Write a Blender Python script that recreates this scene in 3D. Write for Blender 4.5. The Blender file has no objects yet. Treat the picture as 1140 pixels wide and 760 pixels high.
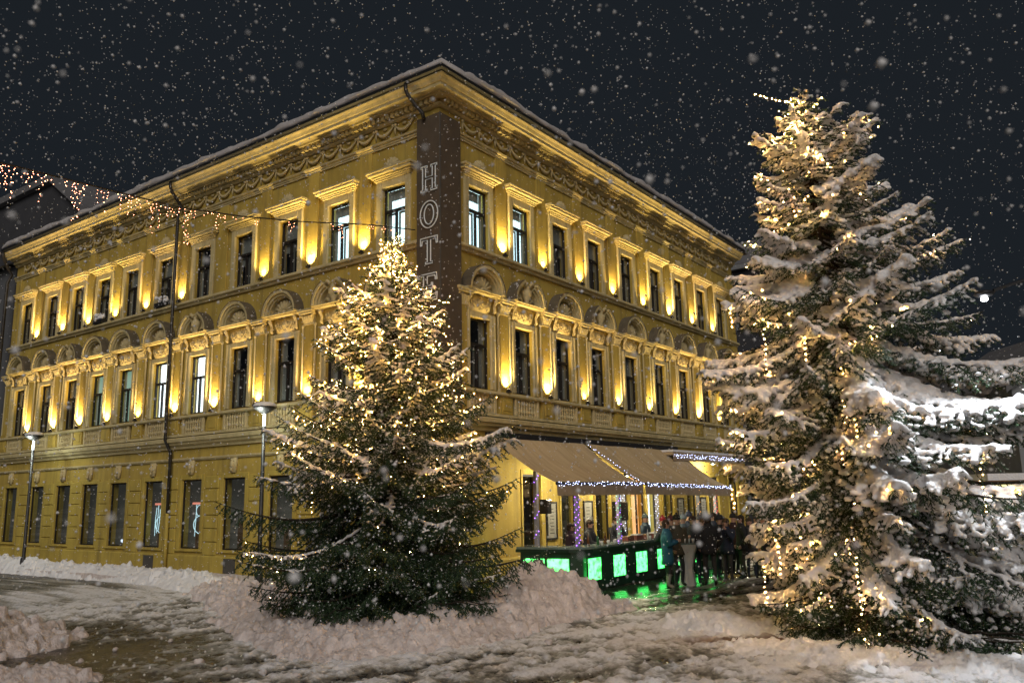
import bpy, bmesh, math, random
import numpy as np
from mathutils import Vector, Matrix
SC = bpy.context.scene
COL = SC.collection
PI = math.pi
R = math.radians
# ------------------------------------------------------------------ camera
CAM = np.array([-15.848, -13.843, 2.45]); FPX = 913.32
YAW, PITCH, ROLL = 0.62879, 0.185706, -0.019635
FW = np.array([math.cos(YAW)*math.cos(PITCH), math.sin(YAW)*math.cos(PITCH), math.sin(PITCH)])
_r = np.array([math.sin(YAW), -math.cos(YAW), 0.0]); _u = np.cross(_r, FW)
RT = math.cos(ROLL)*_r + math.sin(ROLL)*_u
UP = -math.sin(ROLL)*_r + math.cos(ROLL)*_u
cd = bpy.data.cameras.new('camera'); cam = bpy.data.objects.new('camera', cd); COL.objects.link(cam)
cam.matrix_world = Matrix(((RT[0], UP[0], -FW[0], CAM[0]), (RT[1], UP[1], -FW[1], CAM[1]), (RT[2], UP[2], -FW[2], CAM[2]), (0, 0, 0, 1)))
cd.sensor_width = 36; cd.lens = FPX/1140*36; cd.clip_start = 0.1; cd.clip_end = 900
cd.dof.use_dof = True; cd.dof.focus_distance = 19; cd.dof.aperture_fstop = 1.7
SC.camera = cam
# ------------------------------------------------------------------ night sky
W = bpy.data.worlds.new('World'); SC.world = W; W.use_nodes = True
_n = W.node_tree.nodes; _l = W.node_tree.links
_bg = _n['Background']; _bg.inputs[0].default_value = (0.0085, 0.0108, 0.0138, 1); _bg.inputs[1].default_value = 1.0
# ------------------------------------------------------------------ glow of the town square (one wide, warm, low source)
sd = bpy.data.lights.new('sun', 'SUN'); sun = bpy.data.objects.new('sun', sd); COL.objects.link(sun)
sd.energy = 1.15; sd.angle = R(35); sd.color = (1.0, 0.92, 0.84)
SUN_DIR = Vector((-0.80, -0.62, 0.62)).normalized()        # towards the light
sun.rotation_euler = SUN_DIR.to_track_quat('Z', 'Y').to_euler()
# ------------------------------------------------------------------ render settings
SC.view_settings.view_transform = 'Standard'; SC.view_settings.look = 'None'
SC.view_settings.exposure = 0.4; SC.view_settings.gamma = 1.0
SC.render.engine = 'CYCLES'
cy = SC.cycles
cy.use_denoising = True; cy.use_light_tree = True
cy.max_bounces = 4; cy.diffuse_bounces = 2; cy.glossy_bounces = 2; cy.transmission_bounces = 3; cy.transparent_max_bounces = 8
cy.sample_clamp_indirect = 4.0; cy.sample_clamp_direct = 0.0
cy.caustics_reflective = False; cy.caustics_refractive = False

rng = random.Random(7)
nr = np.random.default_rng(11)
def ray(px, py):
    return FW + RT*(px-570)/FPX - UP*(py-380)/FPX
def hit(px, py, ax, val):
    d = ray(px, py); t = (val-CAM[ax])/d[ax]; return CAM + t*d
def at(px, py, dist):
    d = ray(px, py); d = d/math.hypot(d[0], d[1]); return CAM + d*dist
# ------------------------------------------------------------------ noise
_T = np.random.default_rng(3).random((64, 64, 64)).astype(np.float64)
def vnoise(x, y, z=0.0):
    x = np.asarray(x, float); y = np.asarray(y, float); z = np.zeros_like(x)+z
    xi = np.floor(x).astype(int); yi = np.floor(y).astype(int); zi = np.floor(z).astype(int)
    fx = x-xi; fy = y-yi; fz = z-zi
    fx = fx*fx*(3-2*fx); fy = fy*fy*(3-2*fy); fz = fz*fz*(3-2*fz)
    g = lambda a, b, c: _T[(xi+a) & 63, (yi+b) & 63, (zi+c) & 63]
    c0 = (g(0,0,0)*(1-fx)+g(1,0,0)*fx)*(1-fy)+(g(0,1,0)*(1-fx)+g(1,1,0)*fx)*fy
    c1 = (g(0,0,1)*(1-fx)+g(1,0,1)*fx)*(1-fy)+(g(0,1,1)*(1-fx)+g(1,1,1)*fx)*fy
    return c0*(1-fz)+c1*fz
def fbm(x, y, o=4, z=0.0):
    s = 0; a = .5; t = 0
    for k in range(o):
        s = s+a*vnoise(x*2**k+17.3*k, y*2**k+5.1*k, z); t += a; a *= .5
    return s/t
# ------------------------------------------------------------------ mesh builder
class MB:
    def __init__(s): s.v = []; s.f = []
    def add(s, v, f):
        o = len(s.v); s.v += [tuple(p) for p in v]; s.f += [tuple(i+o for i in q) for q in f]; return s
    def box(s, x0, x1, y0, y1, z0, z1):
        return s.add([(x0,y0,z0),(x1,y0,z0),(x1,y1,z0),(x0,y1,z0),(x0,y0,z1),(x1,y0,z1),(x1,y1,z1),(x0,y1,z1)],
                     [(0,3,2,1),(4,5,6,7),(0,1,5,4),(1,2,6,5),(2,3,7,6),(3,0,4,7)])
    def cham(s, x0, x1, yb, yf, z0, z1, c=.02):        # slab whose front (yf) edges are chamfered
        return s.add([(x0,yb,z0),(x1,yb,z0),(x1,yb,z1),(x0,yb,z1),(x0+c,yf,z0+c),(x1-c,yf,z0+c),(x1-c,yf,z1-c),(x0+c,yf,z1-c),
                      (x0,yf+(c if yb > yf else -c),z0),(x1,yf+(c if yb > yf else -c),z0),(x1,yf+(c if yb > yf else -c),z1),(x0,yf+(c if yb > yf else -c),z1)],
                     [(0,1,2,3),(4,5,6,7),(0,1,9,8),(1,2,10,9),(2,3,11,10),(3,0,8,11),(8,9,5,4),(9,10,6,5),(10,11,7,6),(11,8,4,7)])
    def prism(s, pts, y0, y1):                          # pts (x,z) outline extruded along y
        n = len(pts)
        v = [(x,y0,z) for x,z in pts]+[(x,y1,z) for x,z in pts]
        return s.add(v, [tuple(range(n-1,-1,-1)), tuple(range(n,2*n))]+[(i,(i+1)%n,n+(i+1)%n,n+i) for i in range(n)])
    def plan(s, pts, z0, z1):                           # pts (x,y) outline extruded along z
        n = len(pts)
        v = [(x,y,z0) for x,y in pts]+[(x,y,z1) for x,y in pts]
        return s.add(v, [tuple(range(n-1,-1,-1)), tuple(range(n,2*n))]+[(i,(i+1)%n,n+(i+1)%n,n+i) for i in range(n)])
    def tube(s, path, r, n=6, r1=None, cap=True):
        P = [Vector(p) for p in path]; m = len(P); v = []; prev = None
        for i, p in enumerate(P):
            t = (P[min(i+1,m-1)]-P[max(i-1,0)]).normalized()
            a = prev if prev is not None else (Vector((0,0,1)) if abs(t.z) < .9 else Vector((1,0,0)))
            a = (a-t*a.dot(t)).normalized(); b = t.cross(a); prev = a
            rr = (r+(r1-r)*i/(m-1)) if r1 is not None else (r[i] if isinstance(r, (list, tuple)) else r)
            for k in range(n):
                q = p+(a*math.cos(2*PI*k/n)+b*math.sin(2*PI*k/n))*rr; v.append((q.x,q.y,q.z))
        f = [(i*n+k, i*n+(k+1)%n, (i+1)*n+(k+1)%n, (i+1)*n+k) for i in range(m-1) for k in range(n)]
        if cap: f += [tuple(range(n-1,-1,-1)), tuple(range((m-1)*n, m*n))]
        return s.add(v, f)
    def lathe(s, prof, c=(0,0,0), n=12, cap=True):
        m = len(prof)
        v = [(c[0]+r*math.cos(2*PI*k/n), c[1]+r*math.sin(2*PI*k/n), c[2]+z) for r,z in prof for k in range(n)]
        f = [(i*n+k, i*n+(k+1)%n, (i+1)*n+(k+1)%n, (i+1)*n+k) for i in range(m-1) for k in range(n)]
        if cap: f += [tuple(range(n-1,-1,-1)), tuple(range((m-1)*n, m*n))]
        return s.add(v, f)
    def ball(s, c, r, n=8, m=5):
        rx, ry, rz = r if isinstance(r, (tuple, list)) else (r, r, r)
        v = [(c[0], c[1], c[2]-rz)]
        for i in range(1, m):
            a = -PI/2+PI*i/m
            for k in range(n):
                v.append((c[0]+rx*math.cos(a)*math.cos(2*PI*k/n), c[1]+ry*math.cos(a)*math.sin(2*PI*k/n), c[2]+rz*math.sin(a)))
        v.append((c[0], c[1], c[2]+rz)); L = len(v)-1
        f = [(0, 1+(k+1)%n, 1+k) for k in range(n)]
        for i in range(m-2):
            f += [(1+i*n+k, 1+i*n+(k+1)%n, 1+(i+1)*n+(k+1)%n, 1+(i+1)*n+k) for k in range(n)]
        f += [(1+(m-2)*n+k, 1+(m-2)*n+(k+1)%n, L) for k in range(n)]
        return s.add(v, f)
    def mesh(s, name, mat, smooth=False):
        me = bpy.data.meshes.new(name); me.from_pydata(s.v, [], s.f)
        for m in (mat if isinstance(mat, (list, tuple)) else [mat]): me.materials.append(m)
        if smooth: me.polygons.foreach_set('use_smooth', [True]*len(me.polygons))
        bm = bmesh.new(); bm.from_mesh(me); bmesh.ops.recalc_face_normals(bm, faces=bm.faces); bm.to_mesh(me); bm.free()
        me.update(); return me
    def build(s, name, mat, parent=None, loc=(0,0,0), rz=0, smooth=False):
        return put(s.mesh(name, mat, smooth), name, parent, loc, rz)
def put(me, name, parent=None, loc=(0,0,0), rz=0):
    o = bpy.data.objects.new(name, me); COL.objects.link(o)
    o.location = loc; o.rotation_euler = (0, 0, rz)
    if parent is not None: o.parent = parent
    return o
def npmesh(name, V, F, mat, smooth=False):
    """V (n,3) array, F (m,k) array of equal sized faces"""
    V = np.asarray(V, np.float32); F = np.asarray(F, np.int32); k = F.shape[1]
    me = bpy.data.meshes.new(name)
    me.vertices.add(len(V)); me.vertices.foreach_set('co', V.ravel())
    me.loops.add(F.size); me.loops.foreach_set('vertex_index', F.ravel())
    me.polygons.add(len(F)); me.polygons.foreach_set('loop_start', np.arange(0, F.size, k, dtype=np.int32))
    for m in (mat if isinstance(mat, (list, tuple)) else [mat]): me.materials.append(m)
    me.update(calc_edges=True)
    if smooth: me.polygons.foreach_set('use_smooth', np.ones(len(F), bool))
    return me
def fattr(me, name, arr, domain='POINT'):
    a = me.attributes.new(name, 'FLOAT', domain); a.data.foreach_set('value', np.asarray(arr, np.float32).ravel())
def tag(o, label=None, cat=None, group=None, kind=None):
    if label: o['label'] = label
    if cat: o['category'] = cat
    if group: o['group'] = group
    if kind: o['kind'] = kind
    return o
def empty(name, loc=(0,0,0), rz=0):
    o = bpy.data.objects.new(name, None); COL.objects.link(o); o.location = loc; o.rotation_euler = (0,0,rz); o.empty_display_size = .2
    return o
def evalmesh(o, name):
    dg = bpy.context.evaluated_depsgraph_get(); dg.update()
    me = bpy.data.meshes.new_from_object(o.evaluated_get(dg)); me.name = name
    return me
# ------------------------------------------------------------------ materials
M = {}
def mat(name, c, rough=.7, var=.12, scale=3.0, bump=0., bscale=30., c2=None, metal=0., spec=.4, emit=None, estr=0., stretch=(1,1,1), streak=0.):
    m = bpy.data.materials.new(name); m.use_nodes = True; nt = m.node_tree; N = nt.nodes; L = nt.links
    b = N['Principled BSDF']; b.inputs['Roughness'].default_value = rough; b.inputs['Metallic'].default_value = metal
    b.inputs['Specular IOR Level'].default_value = spec
    tc = N.new('ShaderNodeNewGeometry')
    mp = N.new('ShaderNodeVectorMath'); mp.operation = 'MULTIPLY'; mp.inputs[1].default_value = stretch
    L.new(tc.outputs['Position'], mp.inputs[0])
    if var > 0:
        n = N.new('ShaderNodeTexNoise'); n.inputs['Scale'].default_value = scale; n.inputs['Detail'].default_value = 6; n.inputs['Roughness'].default_value = .65
        L.new(mp.outputs[0], n.inputs['Vector'])
        mx = N.new('ShaderNodeMix'); mx.data_type = 'RGBA'
        mr = N.new('ShaderNodeMapRange'); mr.inputs[1].default_value = .3; mr.inputs[2].default_value = .7
        L.new(n.outputs['Fac'], mr.inputs[0]); L.new(mr.outputs[0], mx.inputs['Factor'])
        d = c2 if c2 else tuple(max(0, x*(1-2*var)) for x in c)
        mx.inputs['A'].default_value = (*d, 1); mx.inputs['B'].default_value = (*c, 1)
        res = mx.outputs['Result']
        if streak > 0:                       # drip marks and soot washed down the wall
            sv = N.new('ShaderNodeVectorMath'); sv.operation = 'MULTIPLY'; sv.inputs[1].default_value = (2.6,2.6,.16); L.new(tc.outputs['Position'], sv.inputs[0])
            s1 = N.new('ShaderNodeTexNoise'); s1.inputs['Scale'].default_value = 1.0; s1.inputs['Detail'].default_value = 7; s1.inputs['Roughness'].default_value = .7; L.new(sv.outputs[0], s1.inputs['Vector'])
            s2 = N.new('ShaderNodeMapRange'); s2.inputs[1].default_value = .50; s2.inputs[2].default_value = .68; s2.inputs[4].default_value = streak; L.new(s1.outputs['Fac'], s2.inputs[0])
            s3 = N.new('ShaderNodeMix'); s3.data_type = 'RGBA'; s3.inputs['B'].default_value = (.13,.095,.045,1); L.new(s2.outputs[0], s3.inputs['Factor']); L.new(res, s3.inputs['A']); res = s3.outputs['Result']
        L.new(res, b.inputs['Base Color'])
    else: b.inputs['Base Color'].default_value = (*c, 1)
    if bump > 0:
        n2 = N.new('ShaderNodeTexNoise'); n2.inputs['Scale'].default_value = bscale; n2.inputs['Detail'].default_value = 5
        L.new(mp.outputs[0], n2.inputs['Vector'])
        bp = N.new('ShaderNodeBump'); bp.inputs['Strength'].default_value = 1.0; bp.inputs['Distance'].default_value = bump
        L.new(n2.outputs['Fac'], bp.inputs['Height']); L.new(bp.outputs[0], b.inputs['Normal'])
    if emit: b.inputs['Emission Color'].default_value = (*emit, 1); b.inputs['Emission Strength'].default_value = estr
    M[name] = m; return m
def emis(name, c, s):
    m = bpy.data.materials.new(name); m.use_nodes = True; N = m.node_tree.nodes
    b = N['Principled BSDF']; b.inputs['Base Color'].default_value = (.5,.5,.5,1)
    b.inputs['Emission Color'].default_value = (*c, 1); b.inputs['Emission Strength'].default_value = s
    M[name] = m; return m
def glass(name, tint=(.75,.8,.8), refl=.35, rough=.03):
    m = bpy.data.materials.new(name); m.use_nodes = True; N = m.node_tree.nodes; L = m.node_tree.links
    N.remove(N['Principled BSDF']); out = N['Material Output']
    t = N.new('ShaderNodeBsdfTransparent'); t.inputs[0].default_value = (*tint, 1)
    g = N.new('ShaderNodeBsdfGlossy'); g.inputs['Roughness'].default_value = rough; g.inputs[0].default_value = (.9,.9,.9,1)
    fr = N.new('ShaderNodeLayerWeight'); fr.inputs[0].default_value = .5
    pw = N.new('ShaderNodeMath'); pw.operation = 'POWER'; pw.inputs[1].default_value = 4.0; L.new(fr.outputs['Facing'], pw.inputs[0])
    ml = N.new('ShaderNodeMath'); ml.operation = 'MULTIPLY_ADD'; ml.inputs[1].default_value = .9; ml.inputs[2].default_value = .11
    L.new(pw.outputs[0], ml.inputs[0])
    x = N.new('ShaderNodeMixShader'); L.new(ml.outputs[0], x.inputs[0]); L.new(t.outputs[0], x.inputs[1]); L.new(g.outputs[0], x.inputs[2]); L.new(x.outputs[0], out.inputs[0])
    M[name] = m; return m
mat('plaster', (.50,.365,.075), .85, .10, 1.9, .008, 38, c2=(.34,.24,.048), stretch=(1,1,.45), streak=.55)
mat('plaster_low', (.50,.38,.075), .85, .10, 1.7, .008, 38, c2=(.34,.25,.048), stretch=(1,1,.45), streak=.5)
mat('trim', (.58,.49,.26), .8, .09, 2.5, .003, 40, c2=(.41,.34,.17), streak=.4)
mat('relief', (.55,.46,.25), .8, .13, 6, .006, 30, c2=(.40,.32,.16))
mat('frame_dark', (.022,.018,.015), .45, .2, 5)
mat('room', (.10,.095,.085), .9, .2, 2)
mat('roof_snow', (.46,.44,.44), .85, .12, 2.0, .012, 20, spec=.2)  # white snow greyed in its colour, as the roof lies out of lamp light
mat('unlit_snow', (.17,.17,.18), .9, .15, 1.0, .01, 10, spec=.2)  # darker snow copy: dimness of neighbouring roofs put into the colour
mat('curtain', (.34,.33,.30), .9, .12, 4)
mat('inner_frame', (.22,.20,.17), .6, .1, 5)
mat('zinc', (.028,.030,.034), .45, .2, 4, metal=.3)
mat('pipe', (.03,.026,.022), .45, .2, 4)
mat('sign_panel', (.11,.085,.06), .55, .15, 2.2, .002, 20)
mat('neon_tube', (.62,.65,.64), .3, .05, 8, emit=(.85,.95,1.), estr=.05)
mat('flashing', (.13,.11,.08), .6, .2, 4)
mat('room_glow', (.26,.24,.21), .9, .25, 1.5, emit=(.9,.85,.7), estr=.022)  # faint glow added to the room walls to lighten the panes
mat('roof_tile', (.05,.04,.038), .8, .2, 3)
mat('snow', (.80,.80,.82), .75, .06, 7, .024, 22, spec=.25)
mat('snow_dirty', (.72,.66,.65), .8, .12, 6.5, .034, 22, c2=(.43,.37,.35), spec=.25)
mat('metal_dark', (.045,.045,.048), .45, .15, 6, metal=.5)
mat('awning', (.56,.44,.27), .85, .16, 2.2, .014, 5, c2=(.40,.30,.17), stretch=(2.6,.35,.35))
mat('valance', (.36,.27,.17), .85, .12, 5)
mat('bar_green', (.015,.05,.03), .3, .25, 4, spec=.6)
mat('bar_top', (.16,.22,.20), .2, .2, 4, spec=.7)
mat('post_grey', (.28,.28,.30), .6, .1, 5)
mat('bark', (.035,.028,.02), .9, .2, 12, .006, 40)
mat('vent_metal', (.10,.095,.085), .6, .15, 6)
mat('white_cloth', (.55,.57,.55), .8, .1, 4)
mat('wood', (.20,.11,.05), .6, .2, 6, stretch=(1,1,.2))
mat('dark_wall', (.05,.052,.06), .9, .15, 1.0)
mat('grey_wall', (.11,.115,.125), .9, .12, 1.0)
mat('pale_trim', (.22,.23,.24), .8, .1, 2)
mat('pale_wall', (.40,.39,.35), .85, .1, 1.5)
mat('cable', (.02,.02,.02), .6, 0)
glass('glass')
emis('window_cool', (.66,.93,1.0), 2.0)
emis('window_white', (.90,.97,1.0), 2.4)
emis('window_green', (.45,.72,.55), .45)
emis('bulb_warm', (1.0,.50,.09), 580)
emis('bulb_gold', (1.0,.53,.15), 1250)
emis('bulb_pink', (1.0,.32,.16), 18)
emis('bulb_cold', (.55,.62,1.0), 9)
emis('bulb_violet', (.30,.10,1.0), 16)
emis('bulb_green', (.1,1.0,.45), 4)
emis('bulb_red', (1.0,.08,.05), 6)
emis('bulb_amber', (1.0,.45,.08), 6)
m_ = emis('panel_green', (.07,1.0,.17), 4.0); N = m_.node_tree.nodes; L = m_.node_tree.links
tn = N.new('ShaderNodeTexNoise'); tn.inputs['Scale'].default_value = 7; tn.inputs['Detail'].default_value = 6
tg = N.new('ShaderNodeNewGeometry'); L.new(tg.outputs['Position'], tn.inputs['Vector'])
tr_ = N.new('ShaderNodeValToRGB'); tr_.color_ramp.elements[0].position = .36; tr_.color_ramp.elements[0].color = (.004,.30,.02,1); tr_.color_ramp.elements[1].position = .55; tr_.color_ramp.elements[1].color = (.07,1.,.16,1)
L.new(tn.outputs['Fac'], tr_.inputs[0]); L.new(tr_.outputs[0], N['Principled BSDF'].inputs['Emission Color'])
emis('door_orange', (1.0,.38,.08), 1.0)
emis('door_white', (.80,.92,1.0), 1.8)
emis('lamp_white', (.92,.96,1.0), 30)
emis('lens_warm', (1.0,.78,.40), 12)
# ================================================================== hotel
LEND, REND = 25.25, 21.15
WL = [1.69, 3.93, 6.23, 8.5, 10.78, 13.05, 15.33, 17.34, 19.38, 21.53, 23.85]
WR = [1.66, 3.75, 5.93, 8.12, 10.45, 12.8, 14.95, 17.2, 19.35]
hotel = tag(empty('hotel_building', (0,0,0)), 'three-storey yellow hotel with floodlit pilasters, arched window heads and a snowy roof', 'building')
def fac(me, name, wing, s, z, parent=None, out=0.0):
    return put(me, name, parent or hotel, (s, -out, z) if wing == 'R' else (-out, s, z), 0 if wing == 'R' else -PI/2)
def FW_(wing, s, out, z): return (s, -out, z) if wing == 'R' else (-out, s, z)
# --- walls with real openings
G_R = [(3.55,4.45,1.0,3.05), (5.55,6.45,.95,3.05), (7.6,8.5,.95,3.05), (9.15,9.80,.1,3.05), (10.0,11.05,.1,3.05), (11.25,11.95,.1,3.05), (12.55,13.4,.95,3.05), (14.6,15.5,.95,3.05), (16.75,17.85,.95,3.05), (19.0,20.0,.95,3.05)]
GW = .55
OP = {'L': [(c-.45,c+.45,5.35,7.30) for c in WL]+[(c-.45,c+.45,9.30,11.09) for c in WL]+[(c-GW,c+GW,.97,3.17) for c in WL],
      'R': [(c-.45,c+.45,5.35,7.30) for c in WR]+[(c-.45,c+.45,9.30,11.09) for c in WR]+G_R}
for wing, end in (('L', LEND), ('R', REND)):
    mb = MB(); ops = OP[wing]
    S = sorted({0., end}|{round(o[0],4) for o in ops}|{round(o[1],4) for o in ops})
    Z = sorted({0., 4.2, 13.6}|{o[2] for o in ops}|{o[3] for o in ops})
    for i in range(len(S)-1):
        for j in range(len(Z)-1):
            a, b, c, d = S[i], S[i+1], Z[j], Z[j+1]; m, n = (a+b)/2, (c+d)/2
            if any(o[0] < m < o[1] and o[2] < n < o[3] for o in ops): continue
            mb.add([FW_(wing,a,0,c), FW_(wing,b,0,c), FW_(wing,b,0,d), FW_(wing,a,0,d)], [(0,1,2,3)])
    for a, b, c, d in ops:
        q = [(a,c),(b,c),(b,d),(a,d)]
        for k in range(4):
            (s0,z0),(s1,z1) = q[k], q[(k+1)%4]
            mb.add([FW_(wing,s0,0,z0), FW_(wing,s1,0,z1), FW_(wing,s1,-.30,z1), FW_(wing,s0,-.30,z0)], [(0,1,2,3)])
    mb.build('wall', M['plaster'], hotel)
bk = MB(); bk.box(.35, REND-.003, .35, .36, 0, .3)
MB().add([(REND,0,0),(REND,LEND,0),(REND,LEND,13.6),(REND,0,13.6),(0,LEND,0),(0,LEND,13.6)], [(0,1,2,3),(1,4,5,2)]).build('rear_wall', M['plaster'], hotel)
def moulding(name, prof, m, lend=LEND, rend=REND, smooth=False):
    n = len(prof); v = [(-o, lend, z) for o,z in prof]+[(-o, -o, z) for o,z in prof]+[(rend, -o, z) for o,z in prof]
    f = [(k*n+i, k*n+(i+1)%n, (k+1)*n+(i+1)%n, (k+1)*n+i) for k in range(2) for i in range(n)]+[tuple(range(n)), tuple(range(2*n, 3*n))]
    return MB().add(v, f).build(name, m, hotel, smooth=smooth)
moulding('plinth', [(-.01,0),(.07,0),(.07,.74),(.04,.79),(-.01,.79)], M['plaster_low'])
moulding('string_course', [(-.01,3.79),(.05,3.79),(.09,3.84),(.09,3.88),(-.01,3.90)], M['trim'])
moulding('lower_cornice', [(-.01,4.20),(.09,4.20),(.11,4.27),(.22,4.33),(.24,4.40),(.31,4.42),(.33,4.52),(.30,4.55),(-.01,4.60)], M['trim'])
moulding('balustrade_base', [(-.01,4.605),(.16,4.605),(.16,4.67),(.12,4.69),(-.01,4.69)], M['trim'])
moulding('balustrade_rail', [(-.01,5.19),(.13,5.19),(.20,5.22),(.20,5.27),(.17,5.30),(-.01,5.305)], M['trim'])
moulding('string_course', [(-.01,9.10),(.07,9.10),(.10,9.16),(.17,9.20),(.17,9.26),(.15,9.285),(-.01,9.295)], M['trim'])
moulding('architrave', [(-.01,12.32),(.05,12.32),(.05,12.37),(.075,12.375),(.075,12.42),(.12,12.44),(.14,12.49),(-.01,12.51)], M['trim'])
moulding('bed_mould', [(-.01,12.98),(.06,12.98),(.13,13.03),(.13,13.06),(-.01,13.06)], M['trim'])
moulding('cornice', [(-.01,13.22),(.30,13.22),(.32,13.27),(.52,13.28),(.52,13.36),(.56,13.38),(.60,13.46),(.66,13.52),(.66,13.56),(-.01,13.57)], M['trim'])
moulding('gutter', [(.60,13.575),(.70,13.575),(.76,13.61),(.77,13.69),(.745,13.69),(.62,13.66),(.60,13.66)], M['zinc'])
# dentils below the corona: too small to pick apart
for wing, end in (('L', LEND), ('R', REND)):
    mb = MB(); s = .1
    while s < end-.1:
        p = FW_(wing, s, 0, 0); h = .06
        if wing == 'R': mb.box(s-h, s+h, -.24, .0, 13.075, 13.205)
        else: mb.box(-.24, .0, s-h, s+h, 13.075, 13.205)
        s += .185
    tag(mb.build('dentils', M['trim'], hotel), kind='stuff')
# garlands on the frieze
mb = MB()
pts = [(-.33+.66*t, -.05-.02*math.sin(PI*t), .12-.20*math.sin(PI*t)) for t in [i/8 for i in range(9)]]
mb.tube(pts, [.02,.03,.045,.055,.06,.055,.045,.03,.02], 6)
for x in (-.33, .33): mb.ball((x,-.05,.16), (.055,.05,.06), 7, 4)
mb.tube([(-.33,-.04,.12),(-.345,-.05,.0),(-.335,-.04,-.13)], [.03,.035,.012], 5)
mb.ball((0,-.03,.15), (.09,.035,.05), 7, 4)
ga = mb.mesh('garland', M['relief'], True)
for wing, end in (('L', LEND), ('R', REND)):
    n = int((end-1.0)/.76)
    for k in range(n): fac(ga, 'garland', wing, .9+.76*k+.38, 12.74)
# --- pilasters
mb = MB(); mb.cham(-.20,.20,.01,-.09,.13,2.25,.012); mb.box(-.25,.25,-.13,.01,0,.07); mb.cham(-.235,.235,.01,-.12,.07,.13,.02)
pil1 = mb.mesh('pilaster', M['plaster'])
mb = MB()
for x in (-.275,.275): mb.tube([(x,-.07,.02),(x,-.07,2.2)], .032, 8); mb.lathe([(.05,0),(.05,.05),(.035,.09)], (x,-.07,0), 8); mb.lathe([(.035,2.18),(.05,2.22),(.045,2.27)], (x,-.07,0), 8)
col1 = mb.mesh('colonnette', M['trim'], False)
mb = MB()
mb.prism([(-.20,2.25),(.20,2.25),(.215,2.28),(.215,2.31),(-.215,2.31),(-.215,2.28)], -.115, .01)
for i in range(5):
    x = -.17+.085*i; mb.tube([(x,-.09,2.31),(x*1.05,-.14,2.42),(x*1.15,-.19,2.50),(x*1.18,-.20,2.47)], [.035,.045,.03,.012], 6)
for sx in (-1,1):
    mb.tube([(sx*.12,-.12,2.36),(sx*.20,-.16,2.48),(sx*.27,-.19,2.56),(sx*.27,-.20,2.50),(sx*.23,-.20,2.51)], [.03,.035,.04,.03,.02], 6)
mb.prism([(-.19,2.31),(.19,2.31),(.23,2.56),(-.23,2.56)], -.12, .01)
mb.cham(-.30,.30,.01,-.26,2.56,2.62,.015); mb.cham(-.33,.33,.01,-.29,2.62,2.70,.02)
cap1 = mb.mesh('capital', M['trim'], False)
mb = MB(); mb.cham(-.25,.25,.01,-.055,0,3.02,.012)
pil2 = mb.mesh('pilaster', M['plaster'])
mb = MB(); mb.box(-.05,.05,-.07,.05,0,.05); mb.lathe([(.045,.04),(.05,.09),(.04,.11)], (0,0,0), 10)
upl = mb.mesh('uplight', M['metal_dark'])
upe = MB().lathe([(.0,.112),(.036,.112)], (0,0,0), 10, cap=False).mesh('lens', M['lens_warm'])
def uplight(wing, s, z, e, out):
    o = fac(upl, 'uplight', wing, s, z, None, out)
    put(upe, 'lens', o)
    ld = bpy.data.lights.new('uplight_beam', 'SPOT'); ld.energy = e*rng.choice((.6,.8,.9,1.,1.1,1.2))*rng.uniform(.9,1.1); ld.color = (1.0, .70+rng.uniform(-.04,.05), .27+rng.uniform(-.05,.06)); ld.spot_size = R(125); ld.spot_blend = 1.0; ld.shadow_soft_size = .05
    l = bpy.data.objects.new('uplight_beam', ld); COL.objects.link(l); l.parent = o
    l.location = (0, .02, .145); l.rotation_euler = (PI-R(9+rng.uniform(-3,3)), R(rng.uniform(-4,4)), 0)
    return o
mid = lambda a: [(a[i]+a[i+1])/2 for i in range(len(a)-1)]
ped = MB(); ped.cham(-.30,.30,.01,-.13,4.69-4.69,.50,.02); ped.cham(-.20,.20,-.13,-.15,.09,.41,.015)
ped = ped.mesh('pedestal', M['plaster'])
for wing, W_, end in (('L', WL, 24.85), ('R', WR, 20.45)):
    ps = mid(W_)
    for i, s in enumerate(ps+[end]):
        p = fac(pil1, 'pilaster', wing, s, 5.31); put(cap1, 'capital', p); put(col1, 'colonnette', p)
        fac(pil2, 'pilaster', wing, s, 9.297); fac(ped, 'pedestal', wing, s, 4.692)
        if s != end:
            uplight(wing, s, 5.31, 410.0, .20)
            if not (wing == 'L' and i == 3): uplight(wing, s, 9.30, 370.0, .16)
    p = fac(pil1, 'pilaster', wing, .82, 5.31); put(cap1, 'capital', p); put(col1, 'colonnette', p)
# --- windows of the two upper floors
def frame_mesh(w, h, tr, name='window'):
    mb = MB(); y0, y1 = .09, .15; t = .05
    mb.box(-w/2,-w/2+t,y0,y1,0,h); mb.box(w/2-t,w/2,y0,y1,0,h); mb.box(-w/2+t,w/2-t,y0,y1,0,t); mb.box(-w/2+t,w/2-t,y0,y1,h-t,h)
    mb.box(-w/2+t,w/2-t,y0-.02,y1-.001,tr-.04,tr+.04)
    mb.box(-.03,.03,y0-.012,y1-.002,t,tr-.04)
    return mb.mesh(name, M['frame_dark'])
FR1 = frame_mesh(.90, 1.95, 1.22); FR2 = frame_mesh(.90, 1.79, 1.12)
def pane_mesh(w, h): return MB().add([(-w/2+.04,.125,.04),(w/2-.04,.125,.04),(w/2-.04,.125,h-.04),(-w/2+.04,.125,h-.04)], [(0,1,2,3)]).mesh('pane', M['glass'])
PN1, PN2 = pane_mesh(.9,1.95), pane_mesh(.9,1.79)
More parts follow.
